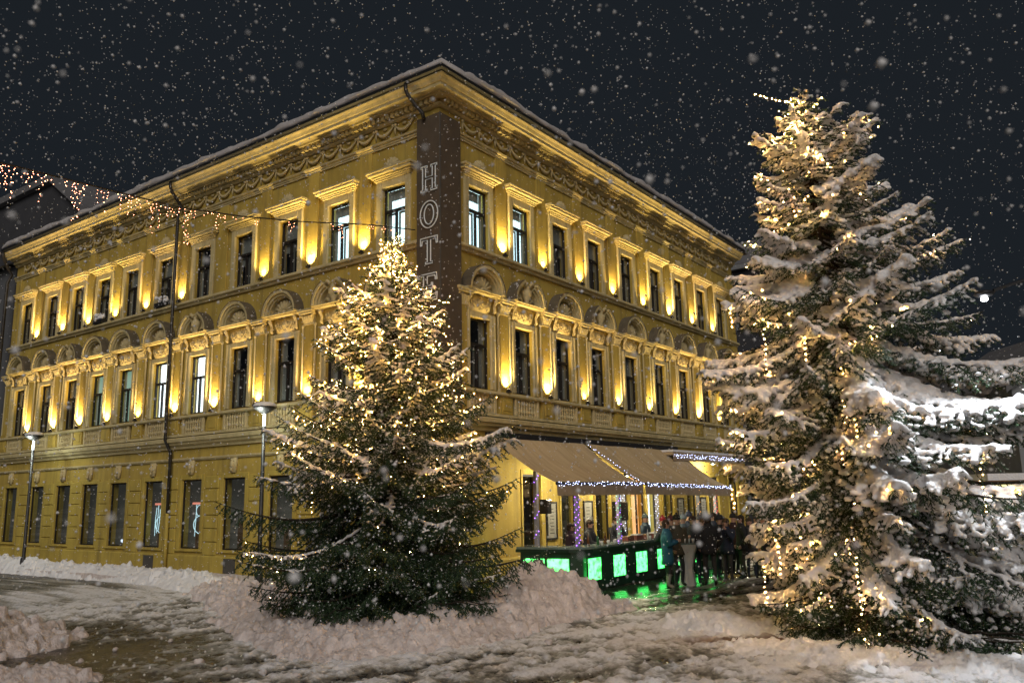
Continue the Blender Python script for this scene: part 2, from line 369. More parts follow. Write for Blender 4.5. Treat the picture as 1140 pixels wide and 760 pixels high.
def room_mesh(w, h, d=1.3, m='room'):
    x = w/2+.25; z0, z1 = -.1, h+.15; y0, y1 = .302, d
    return MB().add([(-x,y0,z0),(x,y0,z0),(x,y0,z1),(-x,y0,z1),(-x,y1,z0),(x,y1,z0),(x,y1,z1),(-x,y1,z1)],
                    [(4,5,6,7),(0,1,5,4),(1,2,6,5),(2,3,7,6),(3,0,4,7)]).mesh('room', M[m])
RM1, RM2, RMG = room_mesh(.9,1.95), room_mesh(.9,1.79), room_mesh(1.1,2.2,2.2,'room_glow')
def curtain_mesh(h, spans, m='curtain', y=.20, amp=.014):
    mb = MB()
    for a, b, za in spans:
        n = max(4, int((b-a)/.03)); v = []
        for i in range(n+1):
            x = a+(b-a)*i/n; yy = y+amp*math.sin(i*1.9)+amp*.5*math.sin(i*.7+a*9)
            v += [(x,yy,za),(x,yy,h-.03)]
        mb.add(v, [(2*i,2*i+2,2*i+3,2*i+1) for i in range(n)])
    return mb.mesh('curtain', M[m], True)
def inner_mesh(h, tr):
    mb = MB()
    for x0, x1 in ((-.40,-.34),(.34,.40),(-.10,-.045),(.045,.10)): mb.box(x0,x1,.156,.182,.05,tr-.045)
    mb.box(-.34,-.10,.157,.181,.05,.11); mb.box(.10,.34,.157,.181,.05,.11); mb.box(-.34,-.10,.157,.181,tr-.10,tr-.045); mb.box(.10,.34,.157,.181,tr-.10,tr-.045)
    return mb.mesh('casement', M['inner_frame'])
IN1, IN2 = inner_mesh(1.95,1.22), inner_mesh(1.79,1.12)
CU = {1: [curtain_mesh(1.95, sp) for sp in ([(-.42,-.16,.05),(.12,.42,.05)], [(-.42,-.22,.05),(.2,.42,.05)], [(-.42,.0,.05),(.05,.42,.05)], [(-.42,.42,.9)])],
      2: [curtain_mesh(1.79, sp) for sp in ([(-.42,-.16,.05),(.12,.42,.05)], [(-.42,-.22,.05),(.2,.42,.05)], [(-.42,.0,.05),(.05,.42,.05)], [(-.42,.42,.8)])]}
CUL = {1: curtain_mesh(1.95, [(-.42,-.3,.05),(.3,.42,.05)], 'white_cloth'), 2: curtain_mesh(1.79, [(-.42,-.26,.05),(.27,.42,.05),(-.26,.27,1.45)], 'white_cloth')}
def lit_mesh(h, m): return MB().add([(-.449,.235,.0),(.449,.235,.0),(.449,.235,h),(-.449,.235,h)], [(0,1,2,3)]).mesh('lit_room', M[m])
LIT = {(1,'w'): lit_mesh(1.95,'window_white'), (1,'g'): lit_mesh(1.95,'window_green'), (2,'c'): lit_mesh(1.79,'window_cool')}
# surrounds
mb = MB()
for x0, x1 in ((-.63,-.455),(.455,.63)): mb.cham(x0,x1,.01,-.06,0,2.12,.02); mb.box(x0 if x0 < 0 else x1-.05, x0+.05 if x0 < 0 else x1, -.085, -.061, 0, 2.10)
mb.cham(-.454,.454,.01,-.06,1.955,2.12,.02)
SUR1 = mb.mesh('surround', M['trim'])
mb = MB()
for x0, x1 in ((-.66,-.455),(.455,.66)): mb.cham(x0,x1,.01,-.06,-.0,2.02,.02)
mb.cham(-.454,.454,.01,-.06,1.795,2.02,.02)
SUR2 = mb.mesh('surround', M['trim'])
mb = MB()                                    # straight hood of the top floor
for z0, z1, o, x in ((2.02,2.07,.09,.68),(2.07,2.115,.12,.71),(2.115,2.17,.17,.76),(2.17,2.24,.26,.84),(2.24,2.30,.30,.88)): mb.cham(-x,x,.01,-o,z0,z1,.012)
HD2 = mb.mesh('hood', M['trim'])
mb = MB()                                    # shell ornament on the hood
for i in range(7):
    a = R(20+140*i/6); mb.tube([(0,-.13,2.32),(.12*math.cos(a)*1.4,-.15,2.32+.12*math.sin(a)),(.26*math.cos(a)*1.3,-.10,2.31+.30*math.sin(a))], [.03,.05,.045], 6)
mb.ball((0,-.16,2.36), .065, 8, 5)
for sx in (-1,1): mb.ball((sx*.30,-.1,2.35), (.10,.05,.05), 7, 4); mb.ball((sx*.41,-.08,2.33), (.06,.04,.035), 7, 4)
SHELL = mb.mesh('crest', M['relief'], True)
mb = MB(); mb.box(-.52,.52,-.035,.01,2.13,2.60)        # relief panel under the pediment
mb.ball((0,-.05,2.37), (.13,.06,.13), 10, 6); mb.ball((0,-.10,2.37), (.055,.04,.055), 8, 4)
for i in range(8):
    a = 2*PI*i/8; mb.ball((.15*math.cos(a),-.045,2.37+.15*math.sin(a)), (.045,.03,.045), 6, 4)
for sx in (-1,1):
    mb.tube([(sx*.20,-.04,2.27),(sx*.28,-.05,2.33),(sx*.34,-.05,2.46),(sx*.42,-.05,2.44),(sx*.42,-.05,2.34),(sx*.37,-.05,2.34)], [.02,.03,.035,.03,.025,.015], 6)
    mb.ball((sx*.30,-.045,2.23), (.06,.03,.035), 6, 4)
    mb.tube([(sx*.575,-.03,2.16),(sx*.585,-.10,2.22),(sx*.58,-.08,2.36),(sx*.58,-.16,2.50),(sx*.58,-.20,2.57)], [.03,.05,.04,.055,.05], 7)
FRZ = mb.mesh('relief_panel', M['relief'], True)
def ell(rx, rz, a0, a1, n): return [(rx*math.cos(a0+(a1-a0)*i/n), rz*math.sin(a0+(a1-a0)*i/n)) for i in range(n+1)]
def arc_band(mb, ro, ri, zo, zi, a0, a1, y0, y1, n=14, zb=2.70):
    o = ell(ro, zo, a0, a1, n); q = ell(ri, zi, a0, a1, n)
    for i in range(n):
        v = [(x,y,zb+z) for y in (y0,y1) for x,z in (o[i],o[i+1],q[i+1],q[i])]
        f = [(0,1,2,3),(7,6,5,4),(0,4,5,1),(2,6,7,3)]
        if i == 0: f.append((0,3,7,4))
        if i == n-1: f.append((1,5,6,2))
        mb.add(v, f)
def pediment(broken):
    mb = MB()
    mb.cham(-.80,.80,.01,-.25,2.62,2.66,.01); mb.cham(-.83,.83,.01,-.30,2.66,2.70,.012)
    spans = ((0, PI),) if not broken else ((0, R(64)), (R(116), PI))
    for a0, a1 in spans:
        n = 16 if not broken else 6
        arc_band(mb, .79,.70,.72,.63,a0,a1,-.34,.01,n); arc_band(mb, .70,.62,.63,.55,a0,a1,-.27,.01,n); arc_band(mb, .62,.57,.55,.50,a0,a1,-.20,.01,n)
    return mb.mesh('pediment', M['trim'], False)
def tympanum(broken):
    mb = MB()
    pts = [(x,2.70+z) for x,z in ell(.58,.51,0,PI,16)]
    mb.prism(pts, -.06, .01)
    if not broken:
        for i in range(9):
            a = R(8+164*i/8); mb.tube([(0,-.07,2.74),(.22*math.cos(a),-.12,2.74+.19*math.sin(a)),(.46*math.cos(a),-.08,2.72+.40*math.sin(a))], [.02,.04,.055], 6)
        mb.ball((0,-.12,2.76), (.09,.06,.07), 8, 5)
    else:
        mb.lathe([(.05,2.70),(.11,2.72),(.07,2.80),(.16,2.95),(.17,3.08),(.08,3.16),(.11,3.22),(.05,3.30),(.07,3.36),(.0,3.42)], (0,-.16,0), 10)
        for sx in (-1,1):
            mb.tube([(sx*.30,-.20,3.28),(sx*.20,-.24,3.36),(sx*.10,-.24,3.30),(sx*.14,-.24,3.22)], [.06,.06,.05,.03], 7)
            mb.tube([(sx*.18,-.12,2.76),(sx*.30,-.13,2.86),(sx*.40,-.10,2.80)], [.05,.05,.03], 6)
    return mb.mesh('tympanum', M['relief'], True)
def flashing(broken):
    mb = MB()
    for a0, a1 in (((0, PI),) if not broken else ((0, R(64)), (R(116), PI))): arc_band(mb, .808,.793,.738,.723,a0,a1,-.36,.01,16 if not broken else 6)
    return mb.mesh('flashing', M['flashing'], False)
PED = {b: (pediment(b), tympanum(b), flashing(b)) for b in (False, True)}
mb = MB()                                    # balustrade panel below the window
mb.box(-.56,.56,-.03,.01,0,.50)
mb.cham(-.60,-.50,-.031,-.12,0,.50,.015); mb.cham(.50,.60,-.031,-.12,0,.50,.015)
for i in range(7):
    x = -.39+.13*i
    mb.lathe([(.03,0),(.03,.03),(.018,.06),(.045,.13),(.02,.22),(.03,.25),(.02,.28),(.045,.37),(.018,.44),(.03,.47),(.03,.50)], (x,-.075,0), 7)
BAL = mb.mesh('balusters', M['relief'], False)
mb = MB(); mb.box(-.50,.50,-.06,.31,-.045,.0); SIL = mb.mesh('sill', M['trim'])
broken_L = {1, 4, 8}; broken_R = {1, 3, 5, 7}; crest_L = {0, 2, 3, 5, 7, 8, 10}
for wing, W_ in (('L', WL), ('R', WR)):
    for i, s in enumerate(W_):
        w = fac(FR1, 'window', wing, s, 5.35); put(PN1, 'pane', w); put(SUR1, 'surround', w); put(FRZ, 'relief_panel', w)
        br = (i in broken_L) if wing == 'L' else (i in broken_R)
        for me in PED[br]: put(me, me.name.split('.')[0], w)
        lit = {4: 'w', 5: 'w', 6: 'g', 7: 'g'}.get(i) if wing == 'L' else None
        put(RM1, 'room', w)
        if lit: put(LIT[(1, lit)], 'lit_room', w); put(CUL[1], 'curtain', w); tag(w, 'lit white window' if lit == 'w' else 'dimly lit greenish window')
        else: put(CU[1][rng.randrange(4)], 'curtain', w); put(IN1, 'casement', w)
        fac(BAL, 'baluster_panel', wing, s, 4.691)
        w = fac(FR2, 'window', wing, s, 9.30); put(PN2, 'pane', w); put(SUR2, 'surround', w); put(HD2, 'hood', w); put(RM2, 'room', w)
        if (i in crest_L) if wing == 'L' else (i % 2 == 0): put(SHELL, 'crest', w)
        if i < 2: put(LIT[(2,'c')], 'lit_room', w); put(CUL[2], 'curtain', w); put(IN2, 'casement', w); tag(w, 'window lit cool white from inside')
        else: put(CU[2][rng.randrange(4)], 'curtain', w); put(IN2, 'casement', w)
# --- ground floor, long wing
mb = MB(); y0, y1, t = .05, .10, .045; w, h = 1.1, 2.2
mb.box(-w/2,-w/2+t,y0,y1,0,h); mb.box(w/2-t,w/2,y0,y1,0,h); mb.box(-w/2+t,w/2-t,y0,y1,0,t); mb.box(-w/2+t,w/2-t,y0,y1,h-t,h)
FRG = mb.mesh('window', M['frame_dark'])
PNG = MB().add([(-w/2+.03,.075,.03),(w/2-.03,.075,.03),(w/2-.03,.075,h-.03),(-w/2+.03,.075,h-.03)], [(0,1,2,3)]).mesh('pane', M['glass'])
mb = MB()
for x0, x1 in ((-.72,-.56),(.56,.72)): mb.cham(x0,x1,.01,-.035,-.02,2.36,.012)
mb.cham(-.559,.559,.01,-.035,2.205,2.36,.012); mb.cham(-.74,.74,.01,-.07,-.09,-.021,.015)
SURG = mb.mesh('surround', M['plaster_low'])
mb = MB(); mb.prism([(-.10,2.36),(.10,2.36),(.14,2.82),(-.14,2.82)], -.10, .01); mb.ball((0,-.12,2.62), (.09,.06,.13), 8, 5); mb.tube([(-.08,-.1,2.72),(0,-.14,2.76),(.08,-.1,2.72)], .03, 6); mb.ball((0,-.14,2.46), (.05,.04,.06), 7, 4)
KEY = mb.mesh('keystone', M['relief'], True)
mb = MB(); mb.cham(-.36,.36,.01,-.045,.0,.395,.018); BLK = mb.mesh('stone_block', M['plaster_low'])
mb = MB(); mb.box(-.30,.30,-.085,-.055,.28,.72)
for i in range(7): mb.box(-.27+.08*i,-.22+.08*i,-.095,-.0851,.31,.69)
VENT = mb.mesh('vent_grille', M['vent_metal'])
# what stands behind the panes
mb = MB(); mb.box(-.5,-.22,.55,.62,.0,.85); mb.box(.05,.5,.75,1.1,.0,.55); SHELF = mb.mesh('furniture', M['wood'])
for i, s in enumerate(WL):
    wnd = fac(FRG, 'window', 'L', s, .97); put(PNG, 'pane', wnd); put(SURG, 'surround', wnd); put(KEY, 'keystone', wnd); put(RMG, 'room', wnd); put(SHELF, 'furniture', wnd)
    if i in (4, 5):  # glowing shapes added behind the pane, standing in for its reflections
        mb = MB()
        for k in (range(9) if i == 5 else (1, 4, 6)):
            x = -.48+.11*k; mb.tube([(x,.42,.45+.1*math.sin(k*1.3+i)),(x+.04*math.sin(k),.42,.9),(x+.05,.42,1.32+.08*math.sin(k*2.))], .012, 5)
        if i == 4: mb.tube([(.2*math.cos(a)-.1,.40,1.2+.18*math.sin(a)) for a in [2*PI*q/16 for q in range(17)]], .012, 5)
        mb.tube([(.42*math.cos(a),.40,.75+.30*math.sin(a)) for a in [2*PI*q/16 for q in range(17)]], .014, 5)
        m_ = M.get('glow_blue') or emis('glow_blue', (.55,.85,.95), .9)
        mb.build('pane_glow', m_, wnd)
        m_ = M.get('glow_red') or emis('glow_red', (1.,.25,.15), .7)
        MB().box(-.60,.60,.44,.47,1.40,1.47).build('pane_glow', m_, wnd)
    if i in (6, 10):  # white glowing balls added behind the pane
        m_ = M.get('glow_white') or emis('glow_white', (.7,.8,1.), 1.2)
        mb = MB()
        for k in range(14): mb.ball((-.3+.45*rng.random(), .4, (1.55 if i == 10 else .1)+.22*rng.random()), .025+.02*rng.random(), 6, 4)
        mb.build('pane_glow', m_, wnd)
for i, s in enumerate([.75]+mid(WL)+[24.75]):
    for k in range(6): fac(BLK, 'stone_block', 'L', s, .795+.415*k)
for s in (8.5, 13.0): fac(VENT, 'vent_grille', 'L', s, .0)
# --- ground floor, wing behind the bar
for i, (a, b, z0, z1) in enumerate(G_R):
    w, h = b-a, z1-z0
    mb = MB(); t = .06
    mb.box(-w/2,-w/2+t,y0,y1,0,h); mb.box(w/2-t,w/2,y0,y1,0,h); mb.box(-w/2+t,w/2-t,y0,y1,0,t); mb.box(-w/2+t,w/2-t,y0,y1,h-t,h)
    door = i in (3, 4, 5)
    if i == 4: mb.box(-.03,.03,y0,y1-.002,t,h-t)
    o = fac(mb.mesh('door' if door else 'window', M['frame_dark']), 'door' if door else 'window', 'R', (a+b)/2, z0)
    put(MB().add([(-w/2+.05,.18,.05),(w/2-.05,.18,.05),(w/2-.05,.18,h-.05),(-w/2+.05,.18,h-.05)], [(0,1,2,3)]).mesh('pane', M['glass']), 'pane', o)
    put(room_mesh(w, h, 1.6), 'room', o)
    if door: put(MB().add([(-w/2+.002,.27,.0),(w/2-.002,.27,.0),(w/2-.002,.27,h),(-w/2+.002,.27,h)], [(0,1,2,3)]).mesh('lit_room', M['door_orange' if i == 4 else 'door_white']), 'lit_room', o)
    mb = MB()
    for x0, x1 in ((-w/2-.095,-w/2-.005),(w/2+.005,w/2+.095)): mb.cham(x0,x1,.01,-.035,0,h+.14,.012)
    mb.cham(-w/2-.004,w/2+.004,.01,-.035,h+.005,h+.14,.012)
    put(mb.mesh('surround', M['plaster_low']), 'surround', o)
# quoins at the far end of the right wing
mb = MB(); mb.cham(-.30,.30,.01,-.05,.0,.40,.02); QU = mb.mesh('stone_block', M['plaster'])
for k in range(9): fac(QU, 'stone_block', 'R', 20.84-(.08 if k % 2 else 0), 5.31+.43*k)
for k in range(7): fac(QU, 'stone_block', 'R', 20.84-(.08 if k % 2 else 0), 9.30+.43*k)
# --- corner sign with outlined letters
sg = MB().plan([(-.20,.64),(-.20,-.20),(.66,-.20),(.66,-.002),(-.002,-.002),(-.002,.64)], 4.72, 12.70).build('sign_panel', M['sign_panel'], hotel)
MB().box(-.215,-.185,-.215,-.185,4.72,12.705).build('edge_strip', M['vent_metal'], sg)
GLY = {'H': [(.02,0),(.40,0),(.40,.07),(.30,.07),(.30,.46),(.70,.46),(.70,.07),(.60,.07),(.60,0),(.98,0),(.98,.07),(.88,.07),(.88,.93),(.98,.93),(.98,1),(.60,1),(.60,.93),(.70,.93),(.70,.56),(.30,.56),(.30,.93),(.40,.93),(.40,1),(.02,1),(.02,.93),(.12,.93),(.12,.07),(.02,.07)],
       'T': [(.30,0),(.70,0),(.70,.07),(.60,.07),(.60,.90),(.90,.90),(.93,.72),(1,.72),(1,1),(0,1),(0,.72),(.07,.72),(.10,.90),(.40,.90),(.40,.07),(.30,.07)],
       'E': [(.05,0),(.95,0),(.98,.28),(.91,.28),(.86,.09),(.40,.09),(.40,.46),(.62,.46),(.65,.36),(.71,.36),(.71,.66),(.65,.66),(.62,.56),(.40,.56),(.40,.91),(.84,.91),(.89,.74),(.96,.74),(.94,1),(.05,1),(.05,.93),(.18,.93),(.18,.07),(.05,.07)],
       'L': [(.05,0),(.95,0),(.98,.30),(.91,.30),(.86,.09),(.40,.09),(.40,.93),(.53,.93),(.53,1),(.05,1),(.05,.93),(.18,.93),(.18,.07),(.05,.07)]}
for ch, z in zip('HOTEL', (10.52, 9.50, 8.50, 7.50, 6.50)):
    mb = MB()
    loops = [GLY[ch]] if ch != 'O' else [[(.5+.52*math.cos(2*PI*i/28), .5+.52*math.sin(2*PI*i/28)) for i in range(28)], [(.5+.28*math.cos(2*PI*i/24), .5+.38*math.sin(2*PI*i/24)) for i in range(24)]]
    for lp_ in loops:
        pts = [(-.245, .16+.30-.60*x, z+.72*y) for x, y in lp_]
        mb.tube(pts+[pts[0]], .017, 5)
    for q in ((.3,.2),(.3,.8)): mb.box(-.246,-.199,.16+.30-.6*q[0]-.01,.16+.30-.6*q[0]+.01,z+.72*q[1]-.01,z+.72*q[1]+.01)
    mb.build('letter', M['neon_tube'], sg)
# --- downpipes
def pipe(pts, r=.055, nm='downpipe'): return MB().tube(pts, r, 8).build(nm, M['pipe'], hotel, smooth=True)
pipe([(-.68,11.99,13.58),(-.68,11.99,13.40),(-.62,11.99,13.25),(-.32,11.93,12.85),(-.20,11.93,12.70),(-.36,11.93,12.6-.0),(-.36,11.92,4.5),(-.15,11.90,4.1),(-.15,11.88,2.1)])
MB().tube([(-.15,11.88,2.09),(-.15,11.86,.1)], .06, 8).build('downpipe', M['plaster_low'], hotel, smooth=True)
pipe([(-.68,.62,13.58),(-.68,.62,13.42),(-.62,.60,13.28),(-.42,.45,12.95),(-.30,.35,12.8),(-.26,.33,12.62)])
pipe([(-.70,25.15,13.58),(-.70,25.15,13.35),(-.45,25.2,12.9),(-.25,25.2,12.6),(-.40,25.2,12.2),(-.40,25.2,.2)], .07)
# --- roof with its thick snow edge
mb = MB(); n = 0
E0 = .70
def roof_ring(o, z): return [(-o, LEND+o*.3, z), (-o, -o, z), (REND+o*.6, -o, z), (REND+o*.6, LEND+o*.3, z)]
ring = [roof_ring(.72,13.60), roof_ring(.60,13.72), roof_ring(-7.5,17.0)]
v = [p for r_ in ring for p in r_]
MB().add(v, [(k*4+i, k*4+(i+1)%4, k*4+4+(i+1)%4, k*4+4+i) for k in range(2) for i in range(4)]+[(8,9,10,11)]).build('roof', M['roof_tile'], hotel)
# snow: rounded slab following the slope, uneven lip
prof = [(.66,13.70),(.74,13.73),(.77,13.79),(.76,13.87),(.70,13.94),(.50,14.03),(-7.3,17.25)]
path = [(0.,LEND-s_) for s_ in np.linspace(0, LEND, 140)]
V = []; 
cols = []
for k in range(150): cols.append(('L', LEND*(1-k/150.0)))
cols.append(('C', 0))
for k in range(1, 141): cols.append(('R', REND*k/140.0))
for w_, s in cols:
    key = -s if w_ == 'L' else s
    for j, (o, z) in enumerate(prof):
        q = vnoise(np.array([key*1.7]), np.array([j*.6+3.]))[0]-.5; q2 = vnoise(np.array([key*6.]), np.array([j*.9+30.]))[0]-.5
        o2 = o+(.10*q+.05*q2 if j < 6 else 0); z2 = z+(.10*q*(.4+j/5)+.04*q2 if 0 < j < 6 else 0)
        if w_ == 'C': V.append((-o2,-o2,z2))
        elif w_ == 'L': V.append((-o2, max(s, -o2), z2))
        else: V.append((max(s, -o2), -o2, z2))
n = len(prof); F = []
for k in range(len(cols)-1):
    for j in range(n-1): F.append((k*n+j, k*n+j+1, (k+1)*n+j+1, (k+1)*n+j))
sn = MB(); sn.add(V, F); sn.add([V[i] for i in range(n)], [tuple(range(n))]); sn.add([V[len(V)-n+i] for i in range(n)], [tuple(range(n))])
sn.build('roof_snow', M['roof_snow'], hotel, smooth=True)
# snowy planters on two sills
for wing, s in (('L', WL[5]), ('L', WL[7])):
    mb = MB(); mb.box(-.34,.34,-.22,-.005,.0,.16)
    pl = fac(mb.mesh('planter', M['metal_dark']), 'planter', wing, s, 9.30, None, .0)
    mb = MB()
    for k in range(12): mb.ball((rng.uniform(-.3,.3), -.12+rng.uniform(-.08,.05), .20+rng.uniform(0,.16)), rng.uniform(.05,.10), 7, 4)
    mb.build('snow_cap', M['snow'], pl, smooth=True)
# ================================================================== ground
def axis(lo, hi, step, far, grow=1.25):
    a = list(np.arange(lo, hi+1e-6, step)); s = step*1.5
    while a[-1] < far: a.append(a[-1]+s); s *= grow
    s = step*1.5; b = []
    x = lo
    while x > -far: x -= s; b.append(x); s *= grow
    return np.array(b[::-1]+a)
gx = axis(-12.6, 3.0, .055, 400); gy = axis(-13.6, 6.0, .055, 400)
X, Y = np.meshgrid(gx, gy, indexing='ij')
core = np.exp(-np.maximum(0, np.hypot(X+5, Y+3)-16)/6)
# direction of the tyre tracks
du, dv = X*.96-Y*.28, X*.28+Y*.96
tr = fbm(du*.22+4, dv*1.3+9, 4)
lump = fbm(X*1.6, Y*1.6, 4, 2.3); fine = fbm(X*6.5+3, Y*6.5, 3, 5.1); vf = fbm(X*15, Y*15, 2, 8.2)
# how much snow lies where: 0 wet asphalt .. 1 clean snow
snowy = .50+1.5*(tr-.5)+1.0*(lump-.5)+1.3*(fine-.5)+.5*(vf-.5)
def blob(cx, cy, rx, ry, ang=0.):
    c, s = math.cos(ang), math.sin(ang); u = (X-cx)*c+(Y-cy)*s; w = -(X-cx)*s+(Y-cy)*c
    return np.exp(-((u/rx)**2+(w/ry)**2))
snowy += .55*blob(-3.2,-11.2,3.6,2.2,-.9)+.45*blob(-1.0,-8.2,2.2,1.0,-.6)        # clean field in front of the large tree
snowy += .38*blob(-5.2,8.5,2.6,6.5,.15)                                           # pale packed street along the long wing
snowy -= .55*blob(-8.2,-.3,1.8,2.0,.6)+.30*blob(-9.6,-3.5,2.0,2.2)                # dark wet street
snowy -= .75*blob(5.0,-3.3,4.2,.9)+.25*blob(3.5,-4.8,4.5,1.2)                     # trodden wet ground at the bar
snowy += .30*blob(-4.,-2.3,2.8,2.8)
trk = 0*X
for c_, w_ in ((-8.6,.14),(-7.05,.14),(-5.9,.12),(-4.35,.12),(-10.4,.12)):
    trk = np.maximum(trk, np.exp(-((dv-c_+.35*np.sin(du*.22+c_))/w_)**2)*(.45+.9*fbm(du*.5, dv*.5+c_, 2, 4.)))
snowy -= .42*trk*(np.hypot(X+5,Y+6) < 9)
foot = 0*X; gf = np.random.default_rng(44)
for k in range(420):
    fx, fy = gf.uniform(-9.5,-.6), gf.uniform(-12.8,-4.9); an = gf.uniform(0, PI)
    i0, i1 = np.searchsorted(gx, (fx-.25, fx+.25)); j0, j1 = np.searchsorted(gy, (fy-.25, fy+.25))
    u = X[i0:i1,j0:j1]-fx; v = Y[i0:i1,j0:j1]-fy; q = ((u*math.cos(an)+v*math.sin(an))/.15)**2+((-u*math.sin(an)+v*math.cos(an))/.065)**2
    foot[i0:i1,j0:j1] = np.maximum(foot[i0:i1,j0:j1], np.clip(1.3-q, 0, 1))
snowy = np.clip(snowy-.12*foot, 0, 1)
wet = np.clip(1.15*blob(5.2,-3.2,5.0,1.5)+.6*blob(-8.5,-.6,2.,2.)+.35*blob(1.5,-5.5,3.,1.3), 0, 1)
dirt = np.clip(1.2*blob(-2.1,-8.4,1.5,.38,-.95)+.9*blob(-1.7,-10.6,.5,1.3,.0)-.2+.5*(lump-.5), 0, 1)
rut = -.03*np.clip(np.sin(dv*2.6+2*tr)*1.4-.6, 0, 1)
Zg = core*(.035*(lump-.5)+snowy*(.11*(fine-.40)+.055*(vf-.4)+.02)+(1-snowy)*.03*(fine-.5)+rut-.03*np.clip(trk,0,1.2)-.045*foot*snowy)*(1-.85*wet)
Zg += core*.10*np.clip(blob(-3.2,-11.2,3.2,1.9,-.9), 0, 1)*(fbm(X*2.2, Y*2.2, 3, 9.)+.1)
Zg -= .0
# gentle rise towards the long wing's pavement
nx_, ny_ = X.shape
idx = np.arange(nx_*ny_).reshape(nx_, ny_)
F = np.stack([idx[:-1,:-1], idx[1:,:-1], idx[1:,1:], idx[:-1,1:]], -1).reshape(-1, 4)
m = bpy.data.materials.new('street'); m.use_nodes = True; N = m.node_tree.nodes; L = m.node_tree.links; b = N['Principled BSDF']
def attr(n): a = N.new('ShaderNodeAttribute'); a.attribute_name = n; return a
def node(t, **k):
    q = N.new(t)
    for kk, vv in k.items(): setattr(q, kk, vv)
    return q
pos = N.new('ShaderNodeNewGeometry')
nz = node('ShaderNodeTexNoise'); nz.inputs['Scale'].default_value = 9; nz.inputs['Detail'].default_value = 7; nz.inputs['Roughness'].default_value = .7; L.new(pos.outputs['Position'], nz.inputs['Vector'])
ad = node('ShaderNodeMath', operation='MULTIPLY_ADD'); ad.inputs[1].default_value = 1.3; L.new(nz.outputs['Fac'], ad.inputs[0])
sb = node('ShaderNodeMath', operation='ADD'); sb.inputs[1].default_value = -.65; L.new(attr('snowy').outputs['Fac'], sb.inputs[0]); L.new(sb.outputs[0], ad.inputs[2])
rp = node('ShaderNodeValToRGB'); L.new(ad.outputs[0], rp.inputs[0])
cr = rp.color_ramp; cr.elements[0].position = .10; cr.elements[0].color = (.030,.028,.026,1); cr.elements[1].position = .95; cr.elements[1].color = (.76,.76,.79,1)
e = cr.elements.new(.30); e.color = (.085,.082,.074,1); e = cr.elements.new(.48); e.color = (.22,.215,.19,1); e = cr.elements.new(.70); e.color = (.46,.455,.44,1)
dm = node('ShaderNodeMix', data_type='RGBA'); dm.inputs['B'].default_value = (.16,.10,.07,1); L.new(attr('dirt').outputs['Fac'], dm.inputs['Factor']); L.new(rp.outputs[0], dm.inputs['A']); L.new(dm.outputs['Result'], b.inputs['Base Color'])
ro = node('ShaderNodeMapRange'); ro.inputs[1].default_value = .1; ro.inputs[2].default_value = .6; ro.inputs[3].default_value = .22; ro.inputs[4].default_value = .75; L.new(ad.outputs[0], ro.inputs[0])
r2 = node('ShaderNodeMath', operation='MULTIPLY_ADD'); r2.inputs[1].default_value = -.35; L.new(attr('wet').outputs['Fac'], r2.inputs[0]); L.new(ro.outputs[0], r2.inputs[2])
r3 = node('ShaderNodeMath', operation='MAXIMUM'); r3.inputs[1].default_value = .10; L.new(r2.outputs[0], r3.inputs[0]); L.new(r3.outputs[0], b.inputs['Roughness'])
bn = node('ShaderNodeTexNoise'); bn.inputs['Scale'].default_value = 34; bn.inputs['Detail'].default_value = 5; L.new(pos.outputs['Position'], bn.inputs['Vector'])
bp = node('ShaderNodeBump'); bp.inputs['Distance'].default_value = .03; bw = node('ShaderNodeMath', operation='MULTIPLY_ADD'); bw.inputs[1].default_value = -.9; bw.inputs[2].default_value = 1.0; L.new(attr('wet').outputs['Fac'], bw.inputs[0]); L.new(bw.outputs[0], bp.inputs['Strength']); L.new(bn.outputs['Fac'], bp.inputs['Height']); L.new(bp.outputs[0], b.inputs['Normal'])
me = npmesh('ground', np.stack([X, Y, Zg], -1).reshape(-1, 3), F, m, True)
for nm, ar in (('snowy', snowy), ('wet', wet), ('dirt', dirt)): fattr(me, nm, ar)
tag(put(me, 'ground'), 'slushy snow-covered street with dark wet patches and tyre tracks', kind='structure')
# pavement of the long wing under its snow
xs = np.arange(-1.6, .031, .08); ys = np.arange(.5, 25.6, .08); PX, PY = np.meshgrid(xs, ys, indexing='ij')
PZ = .14+.10*fbm(PX*1.2, PY*1.2, 4, 1.)+.08*np.clip((PX+.5)/.5, 0, 1); PZ[0, :] = -.1
ii = np.arange(PX.size).reshape(PX.shape)
tag(put(npmesh('pavement', np.stack([PX,PY,PZ],-1).reshape(-1,3), np.stack([ii[:-1,:-1],ii[1:,:-1],ii[1:,1:],ii[:-1,1:]],-1).reshape(-1,4), M['snow_dirty'], True), 'pavement'), 'snow-covered pavement along the hotel', kind='structure')
